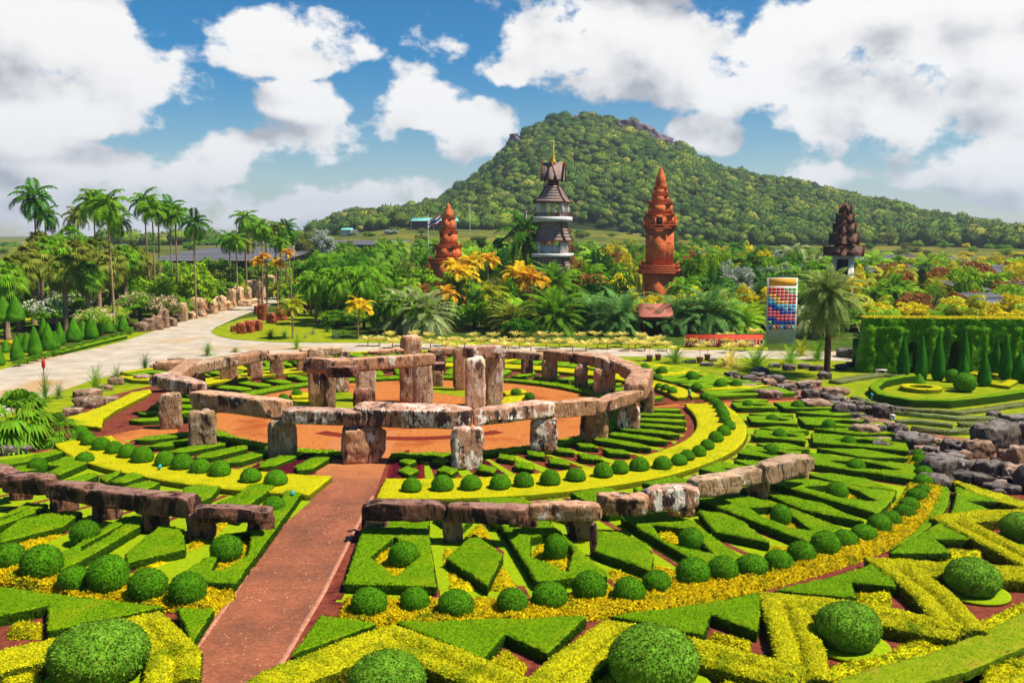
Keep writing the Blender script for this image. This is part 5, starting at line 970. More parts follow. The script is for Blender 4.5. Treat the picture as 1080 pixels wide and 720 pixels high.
mid_field(50, 138, 156, 3.0, 5.6); mid_field(80, 158, 188, 6.0, 9.0); mid_field(120, 188, 240, 8.5, 12.5); mid_field(130, 240, 340, 9, 13.5); mid_field(130, 310, 430, 9, 12.5, 330, 790)
for i, (x, d, h, rx) in enumerate([(664,172,7.0,2.4),(678,150,5.6,2.8),(694,160,6.0,2.6),(711,150,6.6,3.0),(727,158,7.4,3.2),(741,150,6.4,3.0),(755,160,7.4,3.0),(768,152,6.0,2.6),(785,170,7.2,2.8),(648,165,5.6,2.2),(618,170,6.0,2.2),(790,150,5.0,2.2),(930,150,5.2,2.6),(962,150,5.4,3.0),(1000,150,6.0,3.0),(1040,150,5.6,3.2),(1070,160,6.4,3.0),(896,178,8.6,2.6),(878,182,9,2.4)]):
    p = WD(x, d); bush(p[0], p[1], rx, h*.42, 'leaf_yellow', f'{ORD[i]} bright yellow bush in the planting, counted from the left after the tall tower' if 0 else f'bright yellow bush in the mixed planting {near_name(x)}', group='yellow bushes '+near_name(x), name='yellow_bush', stem=h*.2)
# pale gold vee-shaped little palms in rows along the road
vp = [(388,361),(400,361),(412,355),(414,363),(425,361),(437,354),(440,361),(452,356),(454,364),(466,361),(478,361),(490,363),(499,356),(507,362),(520,356),(522,365),(533,362),(545,355),(548,363),(560,362),(572,356),(576,364),(588,356),(590,363),(602,362),(612,356),(604,366),(628,355),(630,364),(641,364),(655,362),(657,355),(663,366),(670,364),(676,357),(680,366),(686,362),(695,360),(703,366),(712,372),(760,350),(770,356),(785,366),(795,352),(770,368),(560,367),(536,368),(480,368),(470,367),(440,368),(500,369),(618,366),(645,356),(765,362),(730,362),(745,360)]
vp = [(x, y+7) for x, y in vp if y < 352] + [q for q in vp if q[1] >= 352]
rows_ = {'back': [], 'middle': [], 'front': []}
for x, y in vp: rows_['back' if y < 359 else 'middle' if y < 364 else 'front'].append((x, y))
for rn, L in rows_.items():
    for i, (x, y) in enumerate(sorted(L)):
        p = W(x, y+4, 0); t = tag(empty('golden_potted_palm', (p[0], p[1], 0), rnd.random()*6), f'{ordn(i)} flat-topped pale gold little palm from the left, {rn} row behind the stone circle', 'potted palm', 'pale gold little palms along the road')
        a = link('trunk', TK['low'][0], M['trunk'], t); a.scale = (.3, .3, .7); s = rnd.uniform(1.15, 1.5); c = link('crown', rnd.choice(CR['vee']), M['leaf_cream'], t, loc=(0, 0, .65)); c.scale = (s, s, s*.85)
for i, (x, y) in enumerate([(640,379),(685,381),(694,380),(738,383),(746,380),(765,385),(800,385)]):
    p = W(x, y, 0); t = tag(empty('potted_palm', (p[0], p[1], 0), i), f'{ORD[i]} brown pot with a pale slender palm on the near road edge, from the left', 'potted palm', 'brown pots on the near road edge')
    mb = MB(); mb.lathe([(.22, 0), (.3, .05), (.36, .62), (.42, .66), (.42, .74), (.34, .74), (.3, .64)], n=14); mb.build('pot', M['pot'], t, True)
    a = link('trunk', TK['low'][0], M['trunk'], t); a.scale = (.12, .12, 1.9); c = link('crown', CR['vee'][0], M['leaf_cream'], t, loc=(0, 0, 1.8)); c.scale = (.9,)*3
for x, y, w, h, m, l in [(712,383,30,24,'frond_green','spiky green cycad on the lawn left of the red sign'),(797,390,48,32,'frond_lime','large yellow green spiky palm clump in front of the red sign'),(770,387,34,24,'leaf_cream','pale yellow spiky clump left of the large spiky palm'),(833,385,32,28,'frond_lime','spiky lime palm below the colour board'),(862,380,26,26,'frond_green','green spiky palm left of the date palm trunk'),(910,378,26,40,'trunk','reddish bare bushy plant between date palm and hedge wall'),(845,375,24,22,'frond_yellowgreen','yellow green spiky palm right of the colour board')]:
    p = W(x, y, 0); d = math.hypot(*p); hh = h*d/FPX; t = tag(empty('spiky_palm', (p[0], p[1], 0)), l, 'palm clump'); c = link('leaves', CR['cycad'][0] if m != 'trunk' else CR['bush'][0], M[m], t, loc=(0, 0, .05)); k = 1.6 if m != 'trunk' else 2.2
    c.scale = (w*d/FPX/2/k*1.4,)*2+(hh/(k*.95),)
for i, (x, y, w) in enumerate([(330,352,14),(300,355,16),(285,356,22),(345,350,16),(362,352,14),(322,356,10),(355,357,14)]):
    p = W(x, y, 0); d = math.hypot(*p); t = tag(empty('cycad', (p[0], p[1], 0)), f'{["grey","grey green","dark broad","dark","green","silver spiky","silver blue"][i]} cycad on the road island', 'cycad', 'cycads of the road island'); c = link('leaves', CR['cycad'][0], M[('frond_silver', 'frond_bluegreen', 'frond_dark', 'frond_dark', 'frond_green', 'frond_silver', 'frond_silver')[i]], t); c.scale = (w*d/FPX/3.0,)*3
# ------------------------------------------------------------ right: hedge wall, cypresses, formal terrace
A = WD(915, 103.5); B = (64.0, 101.0); wall_h = ZD(335, 103.5)
def hedge_wall():
    t = tag(empty('hedge_wall', (A[0], A[1], 0)), 'long tall clipped green hedge wall with dark arched openings and yellow tips on top', 'hedge wall')
    L = math.dist(A, B); ang = math.atan2(B[1]-A[1], B[0]-A[0]); t.rotation_euler[2] = ang; op = [(5.2, 1.15), (9.5, 1.3), (14.2, 1.2), (17.6, 1.0), (21.5, 1.2)]
    loops = [[(0, 0)]]; out = [(-.5, 0)]
    for c, w in op:
        out += [(c-w/2, 0), (c-w/2, 2.9)]+[(c-w/2*math.cos(a), 2.9+.6*math.sin(a)) for a in (.6, 1.2, 1.9, 2.5)]+[(c+w/2, 2.9), (c+w/2, 0)]
    out += [(L, 0), (L, wall_h), (.1, wall_h)]
    P, T, bi, Bp = triangulate([out], .22); nz = vnoise(np.c_[P, P[:, :1]*0], 1/.5, 3)
    ctr = np.array([c for c, w in op]); dd_ = np.abs(P[:, 0][:, None]-ctr[None]).min(1); fold = .45*np.clip((dd_-1.0)/.5, 0, 1)*(P[:, 1] < wall_h-.9)+.22*np.sin(P[:, 0]*2.3+np.sin(P[:, 0]*.7)*2)*np.clip((wall_h-P[:, 1])/2, 0, 1)
    front = np.c_[P[:, 0], -nz*.7-fold, P[:, 1]]; back = np.c_[P[:, 0], np.full(len(P), 2.2), P[:, 1]]; n = len(P); b = bi[0]; nb = np.roll(b, -1)
    side = np.c_[b, b+n, nb+n, nb]; Vv = np.concatenate([front, back]); Q, LF = leaves(Vv, T[:, [0, 1, 2]], 75, .16, seed=3, tilt=1.2)
    link('foliage', mesh_np('foliage', np.concatenate([Vv, Q]), [T, T[:, ::-1]+n, side, LF+2*n]), M['wall_leaf'], t)
    gx_ = np.array([[x, y, wall_h-.05] for x in np.arange(0, L, .5) for y in (0, 2.2)]); tt = [[i, i+2, i+3] for i in range(0, len(gx_)-3, 2)]+[[i, i+3, i+1] for i in range(0, len(gx_)-3, 2)]
    Q, LF = leaves(gx_, np.array(tt), 240, .22, seed=4, tilt=2.0, up=.6); link('yellow_top', mesh_np('yellow_top', Q, [LF]), M['leaf_yellow'], t)
    mb = MB(); mb.box((L/2, 5.2, 1.6), (L, .3, 3.2)); mb.box((L/2, 3.7, 3.6), (L, 3.0, .2)); mb.build('inner_hedge', M['leaf_dark'], t)
hedge_wall()
for i, (x, y, w, h) in enumerate([(954,398,13,46),(973,402,13,50),(991,402,14,54),(1018,396,13,50),(1036,388,12,46),(1052,397,12,40),(1062,401,13,50),(1078,404,16,34),(1018,411,14,38),(1040,408,14,36),(1000,392,11,44),(1072,390,11,44),(1046,390,9,42),(1100,406,16,44)]):
    cone(x, y, w, h, 'cypress_leaf', f'slender clipped cypress in front of the hedge wall, {ORD[i]} of the group', group='clipped cypresses at the hedge wall', kind=CYP, name='cypress', cat='cypress')
ov = [W(x, y, .6) for x, y in [(1120,412),(1080,413),(1045,418),(1000,423),(960,422),(930,417),(921,409),(930,402),(950,398),(966,397)]]
hedge([strip_poly(ov, .8)], .75, M['hedge'], 'curved smooth green box hedge around the yellow ring bed on the right terrace', name='box_hedge', s=.4, leafd=60, leafs=.08)
c = W(971, 412, 0); ringp = [(c[0]+1.9*math.cos(a), c[1]+1.9*math.sin(a)) for a in np.linspace(0, 6.283, 25)[:-1]]; hole = [(c[0]+1.1*math.cos(a), c[1]+1.1*math.sin(a)) for a in np.linspace(0, 6.283, 17)[:-1]]
hedge([ringp, hole], .45, M['yellow'], 'yellow ring shaped hedge around a small cone on the right terrace', name='ring_hedge', s=.3)
cone(971, 409, 14, 15, 'cone_leaf', 'squat green cone in the middle of the yellow ring bed'); ball(1017, 413, 24, 'large pale grey green ball behind the box hedge on the terrace'); ball(1005, 403, 16, 'small reddish green ball near the hedge wall')
for i, (pts, w, m) in enumerate([([(1025,394),(1040,391),(1055,396)], 1.2, 'yellow'), ([(1045,404),(1060,406),(1070,400)], 1.0, 'yellow'), ([(900,418),(925,426),(960,431),(1010,434),(1045,430),(1085,424)], .7, 'sage'), ([(922,430),(960,435),(1010,440),(1048,439)], .7, 'sage'), ([(945,443),(965,443),(1005,447)], .7, 'sage'), ([(1012,446),(1045,446)], .7, 'sage'), ([(962,450),(1000,454),(1028,453)], .8, 'sage'), ([(970,461),(990,465),(1030,468)], .9, 'sage'), ([(880,402),(900,398),(930,394),(955,395)], 1.2, 'sage')]):
    if m == 'sage' and 'sage' not in M: M['sage'] = mat('sage_leaf', srgb(110,120,66,.75), srgb(160,164,100,.75), 6, 8, .8, None, 1, .8, 14, island=.4)
    hedge([strip_poly([W(*q, .3) for q in pts], w)], .35, M[m], f'{"curly yellow" if m=="yellow" else "low sage green"} strip on the right terrace, {ORD[i]} from the hedge wall toward the boulders', name='low_hedge', rough=.09, leafd=60, leafs=.1)
# ------------------------------------------------------------ towers and buildings
M['brick_red'] = mat('red_brick', srgb(226,104,52,.88), srgb(242,138,84,.9), 1.2, 8, .9, srgb(180,80,50,.8), .35, .8, 9, stretch=(1, 1, 3))
M['brick_dark'] = mat('weathered_brick', srgb(160,72,44,.8), srgb(206,106,66,.82), 2, 8, .9, None, 1, .8, 8, stretch=(1, 1, 3))
M['shingle'] = mat('wood_shingle', srgb(130,110,104,.8), srgb(184,160,148,.8), 1.4, 7, .9, None, 1, .9, 5, stretch=(3, 3, 1))
M['shingle_dark'] = mat('dark_wood_shingle', srgb(92,68,60,.75), srgb(146,112,94,.75), 1.4, 7, .9, None, 1, .9, 5, stretch=(3, 3, 1))
M['white'] = mat('white_plaster', srgb(214,206,200,.85), srgb(236,230,224,.85), 1, 6, .8)
M['wood'] = mat('dark_red_wood', srgb(96,44,34,.7), srgb(132,66,48,.7), 2, 5, .7)
M['gold'] = mat('gilded_metal', srgb(232,176,40,.85), srgb(246,200,70,.85), 2, 3, .35)
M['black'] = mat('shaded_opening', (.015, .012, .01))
def frustum(mb, cx_, cy_, z0, z1, w0, w1, n=4, rot=math.pi/4, k=1.414):
    V = []
    for z, w in ((z0, w0), (z1, w1)):
        for i in range(n): a = rot+2*math.pi*i/n; V.append((cx_+w/2*k*math.cos(a), cy_+w/2*k*math.sin(a), z))
    mb.add(V, [[(i, (i+1) % n, n+(i+1) % n, n+i) for i in range(n)], [tuple(range(n, 2*n))], [tuple(range(n-1, -1, -1))]])
def prang(px_, d, rz, tiers, cone_, label, niche=True, z_base=0, corner=True):
    """brick prang tower; tiers: list of (y0, y1, w0px, w1px, role)"""
    x, y = WD(px_, d); t = tag(empty('brick_tower', (x, y, 0), rz), label, 'tower'); k = d/FPX/(math.cos(rz)+abs(math.sin(rz)))*1.08
    walls = MB(); corn = MB()
    for y0, y1, w0, w1, role in tiers:
        z0, z1 = ZD(y0, d), ZD(y1, d); (corn if role == 'c' else walls)
        if role == 'c':
            corn = MB(); n = 4
            for i in range(n):
                f0, f1 = i/n, (i+1)/n; w = w0+(w1-w0)*f0; frustum(corn, 0, 0, z0+(z1-z0)*f0, z0+(z1-z0)*f1, w*k*(1.03+.07*(i % 2)), w*k*(1.03+.07*(i % 2)))
            for sa, sb in ((1, 1), (1, -1), (-1, 1), (-1, -1)):
                for u in (1.0, .5): frustum(corn, sa*max(w0, w1)*k/2*.93, sb*max(w0, w1)*k/2*.93*(u if u == 1 else .0), z1-.05, z1+.10*max(w0, w1)*k, .09*max(w0, w1)*k, .03)
            corn.build('cornice', M['brick_dark'], t)
        else:
            frustum(walls, 0, 0, z0, z1, w0*k, w1*k)
            for sa, sb in ((1, 1), (1, -1), (-1, 1), (-1, -1)): w_ = min(w0, w1)*k/2; walls.box((sa*w_*.97, sb*w_*.97, (z0+z1)/2), (w_*.16, w_*.16, z1-z0))
            for sx in (0, 1, 2, 3):   # redented centre bays
                a = sx*math.pi/2; w = (w0+w1)/2*k; walls.box((math.cos(a)*w*.5, math.sin(a)*w*.5, (z0+z1)/2), (w*.10, w*.55, (z1-z0)*.97), a)
    walls.build('wall', M['brick_red'], t)
    mb = MB(); mb.lathe([(w*d/FPX/2, ZD(yy, d)) for yy, w in cone_], n=12); mb.build('spire', M['brick_red'], t)
    if niche:
        for sx in range(4):
            a = sx*math.pi/2-math.pi/2; w = niche[2]*k; zc = (ZD(niche[0], d)+ZD(niche[1], d))/2; hh = abs(ZD(niche[0], d)-ZD(niche[1], d)); q = MB()
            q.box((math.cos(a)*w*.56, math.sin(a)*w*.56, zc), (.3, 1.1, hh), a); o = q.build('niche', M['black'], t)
            q = MB()
            for s in (-1, 1): q.box((math.cos(a)*w*.57-math.sin(a)*s*.75, math.sin(a)*w*.57+math.cos(a)*s*.75, zc), (.4, .3, hh*1.1), a)
            q.box((math.cos(a)*w*.57, math.sin(a)*w*.57, zc+hh*.62), (.45, 2.0, .5), a, .5); q.build('niche_frame', M['brick_red'], t)
    return t
prang(473.5, 203, R(-20), [(330,300,42,40,'w'),(300,296,48,44,'c'),(296,279,33,32,'w'),(279,272,33,38,'c'),(272,262,24,23,'w'),(262,258,24,26,'c'),(258,247,17,16,'w'),(247,243,16,18,'c'),(243,232,13,12,'w'),(232,230,12,14,'c')], [(230,11),(226,9.5),(222,7.5),(219,4.2),(218,4.6),(216.5,3),(215,0.4)], 'short red brick stepped tower at left in the planting', niche=False)
prang(695, 193, R(-12), [(330,288,34,34,'w'),(288,279,44,40,'c'),(279,243,26,31,'w'),(243,237,32,37,'c'),(237,229,30,29,'w'),(229,226,29,31,'c'),(226,217,25,24,'w'),(217,214,24,26,'c'),(214,208,17,16.5,'w'),(208,206,17,18,'c'),(206,201,15,14.5,'w'),(201,199,14,15,'c')], [(199,13),(197,12),(196,12.6),(192,10),(191,10.6),(187,8),(184,6),(181,3.6),(179,2.4),(177,.4)], 'tall red brick tower with niches and a pointed spire right of centre', niche=(241,230,31))
# pagoda tower, white columns and shingle roofs
def pagoda():
    d = 203; x, y = WD(583, d); t = tag(empty('pagoda_tower', (x, y, 0), R(-16)), 'slender white and grey pagoda tower with stacked shingle roofs and a gold spire', 'tower'); k = d/FPX*.92; z = lambda yy: ZD(yy, d)
    def roof(y0, y1, w0, w1, name='roof', m='shingle', flare=.35):
        mb = MB(); n = 6; V = []; prev = None
        for i in range(n):
            f0, f1 = i/n, (i+1)/n; g = lambda f: w0+(w1-w0)*(f**(1-flare)); frustum(mb, 0, 0, z(y0)+(z(y1)-z(y0))*f0, z(y0)+(z(y1)-z(y0))*f1, g(f0)*k, g(f1)*k)
        o = mb.build(name, M[m], t); e = MB(); w = w0*k
        for a in range(4):
            c_, s_ = math.cos(a*math.pi/2), math.sin(a*math.pi/2); e.box((c_*w/2, s_*w/2, z(y0)), (.18, w+.1, .22), a*math.pi/2)
            hb = math.pi/4+a*math.pi/2; r0 = w/2*1.414; r1 = w1*k/2*1.414
            e.tube([(math.cos(hb)*r0*1.04, math.sin(hb)*r0*1.04, z(y0)-.05), (math.cos(hb)*(r0*.6+r1*.4), math.sin(hb)*(r0*.6+r1*.4), z(y0)+(z(y1)-z(y0))*.27), (math.cos(hb)*r1, math.sin(hb)*r1, z(y1))], [.13]*3, 6)
        e.build('roof_edge', M['wood'], o)
    def cols(y0, y1, w, m='white'):
        for a in (-1, -.33, .33, 1):
            for b in (-1, -.33, .33, 1):
                if abs(a) == 1 or abs(b) == 1:
                    if abs(a) != 1 or abs(b) != 1: 
                        if abs(a) < 1 and abs(b) < 1: continue
                        r_ = .14
                    else: r_ = .32
                    q = MB(); q.box((a*w*k/2, b*w*k/2, (z(y0)+z(y1))/2), (r_*2, r_*2, z(y1)-z(y0))); q.build('column', M[m], t)
    def slab(y0, y1, w, m='white'): q = MB(); q.box((0, 0, (z(y0)+z(y1))/2), (w*k, w*k, z(y1)-z(y0))); q.build('balcony', M[m], t)
    cols(330, 291, 30); roof(291, 271, 50, 30, m='shingle'); slab(270.5, 267, 40); cols(267, 253, 26); q = MB(); q.box((0, 0, z(262)), (24*k, 24*k, 1.6)); q.build('parapet', M['white'], t); roof(254, 234, 38, 24)
    slab(234, 229, 37); cols(229, 212, 27)
    q = MB(); w = 35*k
    for a in range(4):
        for zz in (z(225), z(227)): q.box((math.cos(a*math.pi/2)*w/2, math.sin(a*math.pi/2)*w/2, zz), (.08, w, .1), a*math.pi/2)
        for i in range(13): u = (i/12-.5)*w; q.box((math.cos(a*math.pi/2)*w/2-math.sin(a*math.pi/2)*u, math.sin(a*math.pi/2)*w/2+math.cos(a*math.pi/2)*u, z(227)), (.07, .07, .85), a*math.pi/2)
    q.build('railing', M['wood'], t)
    roof(214, 197, 36, 14, flare=.25); q = MB(); frustum(q, 0, 0, z(198), z(191), 11*k, 10*k); q.build('neck', M['wood'], t)
    # crossed steep gables on top
    q = MB(); e = MB(); zb, zt = z(191), z(173); hw = 10*k
    for a in (0, math.pi/2):
        ca, sa = math.cos(a), math.sin(a); rot = lambda P: [(p[0]*ca-p[1]*sa, p[0]*sa+p[1]*ca, p[2]) for p in P]
        L = 12*k; V = rot([(-L, -hw*.62, zb), (L, -hw*.62, zb), (L*1.08, 0, zt), (-L*1.08, 0, zt), (-L, hw*.62, zb), (L, hw*.62, zb)]); q.add(V, [[(0, 1, 2, 3), (5, 4, 3, 2)], [(0, 3, 4), (1, 5, 2)]])
        for s in (-1, 1):
            for u in (-1, 1): e.tube(rot([(s*L*1.03, u*hw*.72, zb-.3), (s*L*1.1, 0, zt+.25)]), [.16, .12], 6)
    q.build('gable_roof', M['shingle'], t); e.build('barge_board', M['wood'], t)
    q = MB(); q.lathe([(.55, z(174)), (.5, z(172)), (.28, z(169)), (.3, z(168)), (.16, z(164)), (.18, z(163)), (.04, z(154))], n=10); q.build('spire', M['gold'], t, True)
pagoda()
def gable_tower():
    d = 193; x, y = WD(888.5, d); t = tag(empty('gabled_tower', (x, y, 0), R(-24)), 'dark wooden tower with five stacked gabled roofs behind the date palm', 'tower'); k = d/FPX; z = lambda yy: ZD(yy, d)
    lv = [(269,256,35,22),(257,242,25.5,15),(245,232,20,12),(235,223,15.5,9),(225,214,11,4)]
    for i, (y0, y1, w0, w1) in enumerate(lv):
        mb = MB(); frustum(mb, 0, 0, z(y0), z(y1), w0*k, w1*k*.6); o = mb.build('roof', M['shingle_dark'], t); g_ = MB(); e = MB(); w = w0*k
        for a in range(4):
            ca, sa = math.cos(a*math.pi/2), math.sin(a*math.pi/2); rot = lambda P: [(p[0]*ca-p[1]*sa, p[0]*sa+p[1]*ca, p[2]) for p in P]
            zb = z(y0)+.02; zt = z(y0)+(z(y1)-z(y0))*.72; r0 = w/2*1.02
            V = rot([(r0, -w*.34, zb), (r0, w*.34, zb), (r0*1.1, 0, zt), (r0*.25, -w*.34*.2, zb+.3), (r0*.25, w*.34*.2, zb+.3), (r0*.1, 0, zt)]); g_.add(V, [[(0, 1, 2)], [(0, 2, 5, 3), (2, 1, 4, 5)]])
            for s in (-1, 1): e.tube(rot([(r0*1.04, s*w*.38, zb-.15), (r0*1.14, 0, zt+.2)]), [.14, .1], 6)
        g_.build('gable', M['shingle_dark'], o); e.build('barge_board', M['wood'], o)
        if i: q = MB(); frustum(q, 0, 0, z(y0)-.6, z(y0)+.3, w0*k*.62, w0*k*.62); q.build('wall', M['wood'], t)
    q = MB(); frustum(q, 0, 0, 0, z(269), 20*k, 20*k); q.build('base_wall', M['white'], t)
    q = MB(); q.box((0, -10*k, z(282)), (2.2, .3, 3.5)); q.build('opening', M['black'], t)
    q = MB(); q.lathe([(.18, z(214)), (.1, z(212)), (.02, z(211))], n=6); q.build('finial', M['wood'], t)
gable_tower()
# hut
x, y = WD(692, 142); t = tag(empty('hut', (x, y, 0), R(6)), 'small hut with a pinkish red sheet roof among the bushes left of the red sign', 'hut'); k = .142
q = MB(); zr, ze = ZD(320, 142), ZD(333, 142); q.add([(-17*k, -1.6, ze), (17*k, -1.6, ze), (17*k, .6, zr), (-17*k, .6, zr), (-17*k, 2.8, ze), (17*k, 2.8, ze)], [[(0, 1, 2, 3), (5, 4, 3, 2)], [(0, 3, 4), (1, 5, 2)]]); q.build('roof', mat('pink_sheet', srgb(176,96,80,.8), srgb(204,130,110,.8), 3, 5, .7, stretch=(6, 1, 1)), t)
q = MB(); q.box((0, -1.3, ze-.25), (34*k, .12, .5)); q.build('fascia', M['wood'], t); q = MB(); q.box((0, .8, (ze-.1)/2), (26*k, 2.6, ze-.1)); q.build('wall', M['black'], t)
for sx in (-1, 1): q = MB(); q.box((sx*15*k, -1.3, ze/2), (.18, .18, ze)); q.build('post', M['wood'], t)
# text helper
def text(s, size, m, parent, loc, rx=math.pi/2, rz=0, name='lettering', ext=.02, bold=.0, sx=1.0):
    cu = bpy.data.curves.new(name, 'FONT'); cu.body = s; cu.size = size; cu.align_x = 'CENTER'; cu.align_y = 'CENTER'; cu.extrude = ext; cu.offset = bold
    o = bpy.data.objects.new(name, cu); COL.objects.link(o); me = bpy.data.meshes.new_from_object(o); bpy.data.objects.remove(o)
    o = link(name, me, m, parent, loc); o.rotation_euler = (rx, 0, rz); o.scale = (sx, 1, 1); return o
M['sign_red'] = mat('sign_red', srgb(206,70,44,.85), srgb(218,88,56,.85), 1, 4, .6); M['cream'] = mat('cream_paint', srgb(236,222,196,.85))
d = 127; xa, xb = WD(724, d)[0], WD(806, d)[0]; zt, zb = ZD(353, d), ZD(369.5, d); t = tag(empty('long_sign', ((xa+xb)/2, d, 0)), 'long red wooden sign reading PALMS OF THE WORLD along the road', 'sign')
q = MB(); q.box((0, 0, (zt+zb)/2+.02), (xb-xa, .16, zt-zb)); q.build('panel', M['sign_red'], t); q = MB(); q.box((0, .05, zt+.05), (xb-xa+.1, .2, .1)); q.build('rail', M['wood'], t)
for i in range(5): q = MB(); q.box(((i/4-.5)*(xb-xa-.4), .18, zt/2), (.14, .14, zt)); q.build('post', M['wood'], t)
text('PALMS OF THE WORLD', 1.25, M['cream'], t, (0, -.1, (zt+zb)/2), sx=.82, bold=.02)
# colour board
d = 131; x, y = WD(825, d); zt, zb = ZD(292.5, d), ZD(359, d); w = 31*d/FPX; rz = R(-9); t = tag(empty('colour_board', (x, y, 0), rz), 'tall white board with orange heading and rows of coloured squares', 'board')
q = MB(); q.box((0, 0, zt/2), (w, .5, zt)); q.build('panel', M['white'], t); H_ = zt-zb
q = MB(); q.box((0, -.27, zt-.07*H_), (w*.9, .04, H_*.12)); q.build('heading_band', mat('orange_paint', srgb(244,174,60,.85)), t)
cm = {'r': (214,50,48), 'o': (240,170,50), 'c': (70,180,214), 'b': (28,64,150), 'p': (230,96,110), 'g': (130,196,120)}
rows = ['rrrrggg', 'rrrrrgg', 'oorrrrr', 'coorrrr', 'ccooorr', 'bbccccco'[:7], 'pbbbcbc', 'pppbbbb', 'ppppppp', 'bbppppp', 'gbbbbbb']
pn_ = {'r':'red','o':'orange','c':'cyan','b':'navy','p':'rose','g':'green'}; pm = {c: mat('paint_'+pn_[c], srgb(*cm[c], .85)) for c in cm}
for j, r_ in enumerate(rows):
    for i, c in enumerate(r_): q = MB(); q.box((((i+.5)/7-.5)*w*.92, -.3, zt-H_*(.16+.053*j+.02)), (w*.118, .1, H_*.046)); q.build('colour_square', pm[c], t)
for i, c in enumerate('borcbpg'): q = MB(); q.box((((i+.5)/7-.5)*w*.86, -.3, zt-H_*.79), (w*.07, .08, H_*.055)); q.build('coloured_letter', pm[c], t)
# flag, distant sheds and shade houses
x, y = WD(457, 330); t = tag(empty('flagpole', (x, y, 0)), 'pole with the red white and blue striped Thai flag left of the short red tower', 'flagpole')
q = MB(); q.tube([(-1.6, 0, 0), (-1.6, 0, ZD(226, 330))], [.09, .05], 6); q.build('pole', M['white'], t)
fl = [('red', srgb(200,44,60,.85), 0, 1/6), ('white', srgb(236,232,236,.85), 1/6, 1/3), ('blue', srgb(48,52,130,.85), 1/3, 2/3), ('white', None, 2/3, 5/6), ('red', None, 5/6, 1)]; fm = {}
for nme, c, a, b in fl:
    if nme not in fm: fm[nme] = mat('flag_'+nme, c)
    V = []; n = 14
    for i in range(n+1):
        u = i/n; zz = ZD(238, 330)+u*2.6+.25*math.sin(u*7); 
        for f in (a, b): V.append((-1.5+u*4.2, .35*math.sin(u*8), zz+f*2.6-1.2))
    q = MB(); q.add(V, [[(2*i, 2*i+2, 2*i+3, 2*i+1) for i in range(n)]]); q.build('flag_stripe', fm[nme], t)
M['turq'] = mat('turquoise_roof', srgb(110,196,186,.8), srgb(140,210,196,.8), .3, 4, .6); M['net'] = mat('shade_net', srgb(62,62,66,.7), srgb(136,134,140,.7), .22, 6, .9, stretch=(.06, 2.2, 1)); M['netside'] = mat('net_side', srgb(76,62,54,.7), srgb(120,98,84,.7), .3, 6, .9)
def shed(pxa, pxb, yt, yb, d, dep, mr, mw, label, name='shed', cat='building', ridge=False):
    xa, xb = WD(pxa, d)[0], WD(pxb, d)[0]; zt = ZD(yt, d); zb = float(terrain((xa+xb)/2, d)[0])-1; ze = ZD(yb, d); t = tag(empty(name, ((xa+xb)/2, d, 0)), label, cat); w = xb-xa; q = MB()
    if ridge: q.add([(-w/2, -dep/2, ze), (w/2, -dep/2, ze), (w/2, 0, zt), (-w/2, 0, zt), (-w/2, dep/2, ze), (w/2, dep/2, ze)], [[(0, 1, 2, 3), (5, 4, 3, 2)], [(0, 3, 4), (1, 5, 2)]])
    else: q.add([(-w/2, 0, ze), (w/2, 0, ze), (w/2, dep, zt), (-w/2, dep, zt)], [[(0, 1, 2, 3)]])
    q.build('roof', mr, t); q = MB(); y0 = (-dep/2+1 if ridge else .4); q.box((0, y0+1, (zb+ze)/2-.05), (w*.97, .3, ze-zb)); q.build('wall', mw, t)
    for i in range(max(3, int(w/14))): q = MB(); q.box(((i/(max(3, int(w/14))-1)-.5)*w*.98, y0-.2, (zb+ze)/2), (.3, .3, ze-zb)); q.build('post', M['white'], t)
shed(436,483,230,233.5,610,26,M['turq'],M['netside'],'long building with a turquoise roof at the foot of the hill behind the flag', ridge=True)
shed(362,373,240.5,242.5,600,10,M['turq'],M['white'],'small pale building at the foot of the hill on the left', ridge=True)
shed(150,300,267,275,285,40,M['net'],M['netside'],'wide dark shade net house behind the left tall palms', 'shade_house','shade house')
shed(200,330,262,265,440,30,M['net'],M['netside'],'farther flat shade net house on the left', 'shade_house','shade house')
shed(310,420,254,258,430,60,M['net'],M['netside'],'grey shade net roof left of the hill', 'shade_house','shade house')
shed(850,1020,269.5,275,330,16,M['net'],M['netside'],'dark blue shade net house behind the gabled tower', 'shade_house','shade house')
shed(912,1150,283,287,250,30,M['net'],M['netside'],'long shade net house with thin posts above the hedge wall', 'shade_house','shade house')
shed(1020,1160,299,306,190,14,M['net'],M['netside'],'grey net roof at the right edge above the hedge wall', 'shade_house','shade house')
shed(1040,1180,312,322,165,10,M['net'],M['netside'],'low grey net roof at the right edge just behind the hedge wall', 'shade_house','shade house')
# slender lamp poles at the hill foot
for i, (x_, yt, d) in enumerate([(496,216,560),(555,223,480)]):
    x, y = WD(x_, d); q = MB(); q.tube([(0, 0, 0), (0, 0, ZD(yt, d))], [.16, .1], 6); q.box((0, 0, ZD(yt, d)), (1.6, .3, .2)); tag(q.build('light_pole', M['white'], None, loc=(x, y, 0)), f'{["thin pale pole right of the short red tower","thin pole left of the pagoda tower"][i]} against the hill', 'light pole')
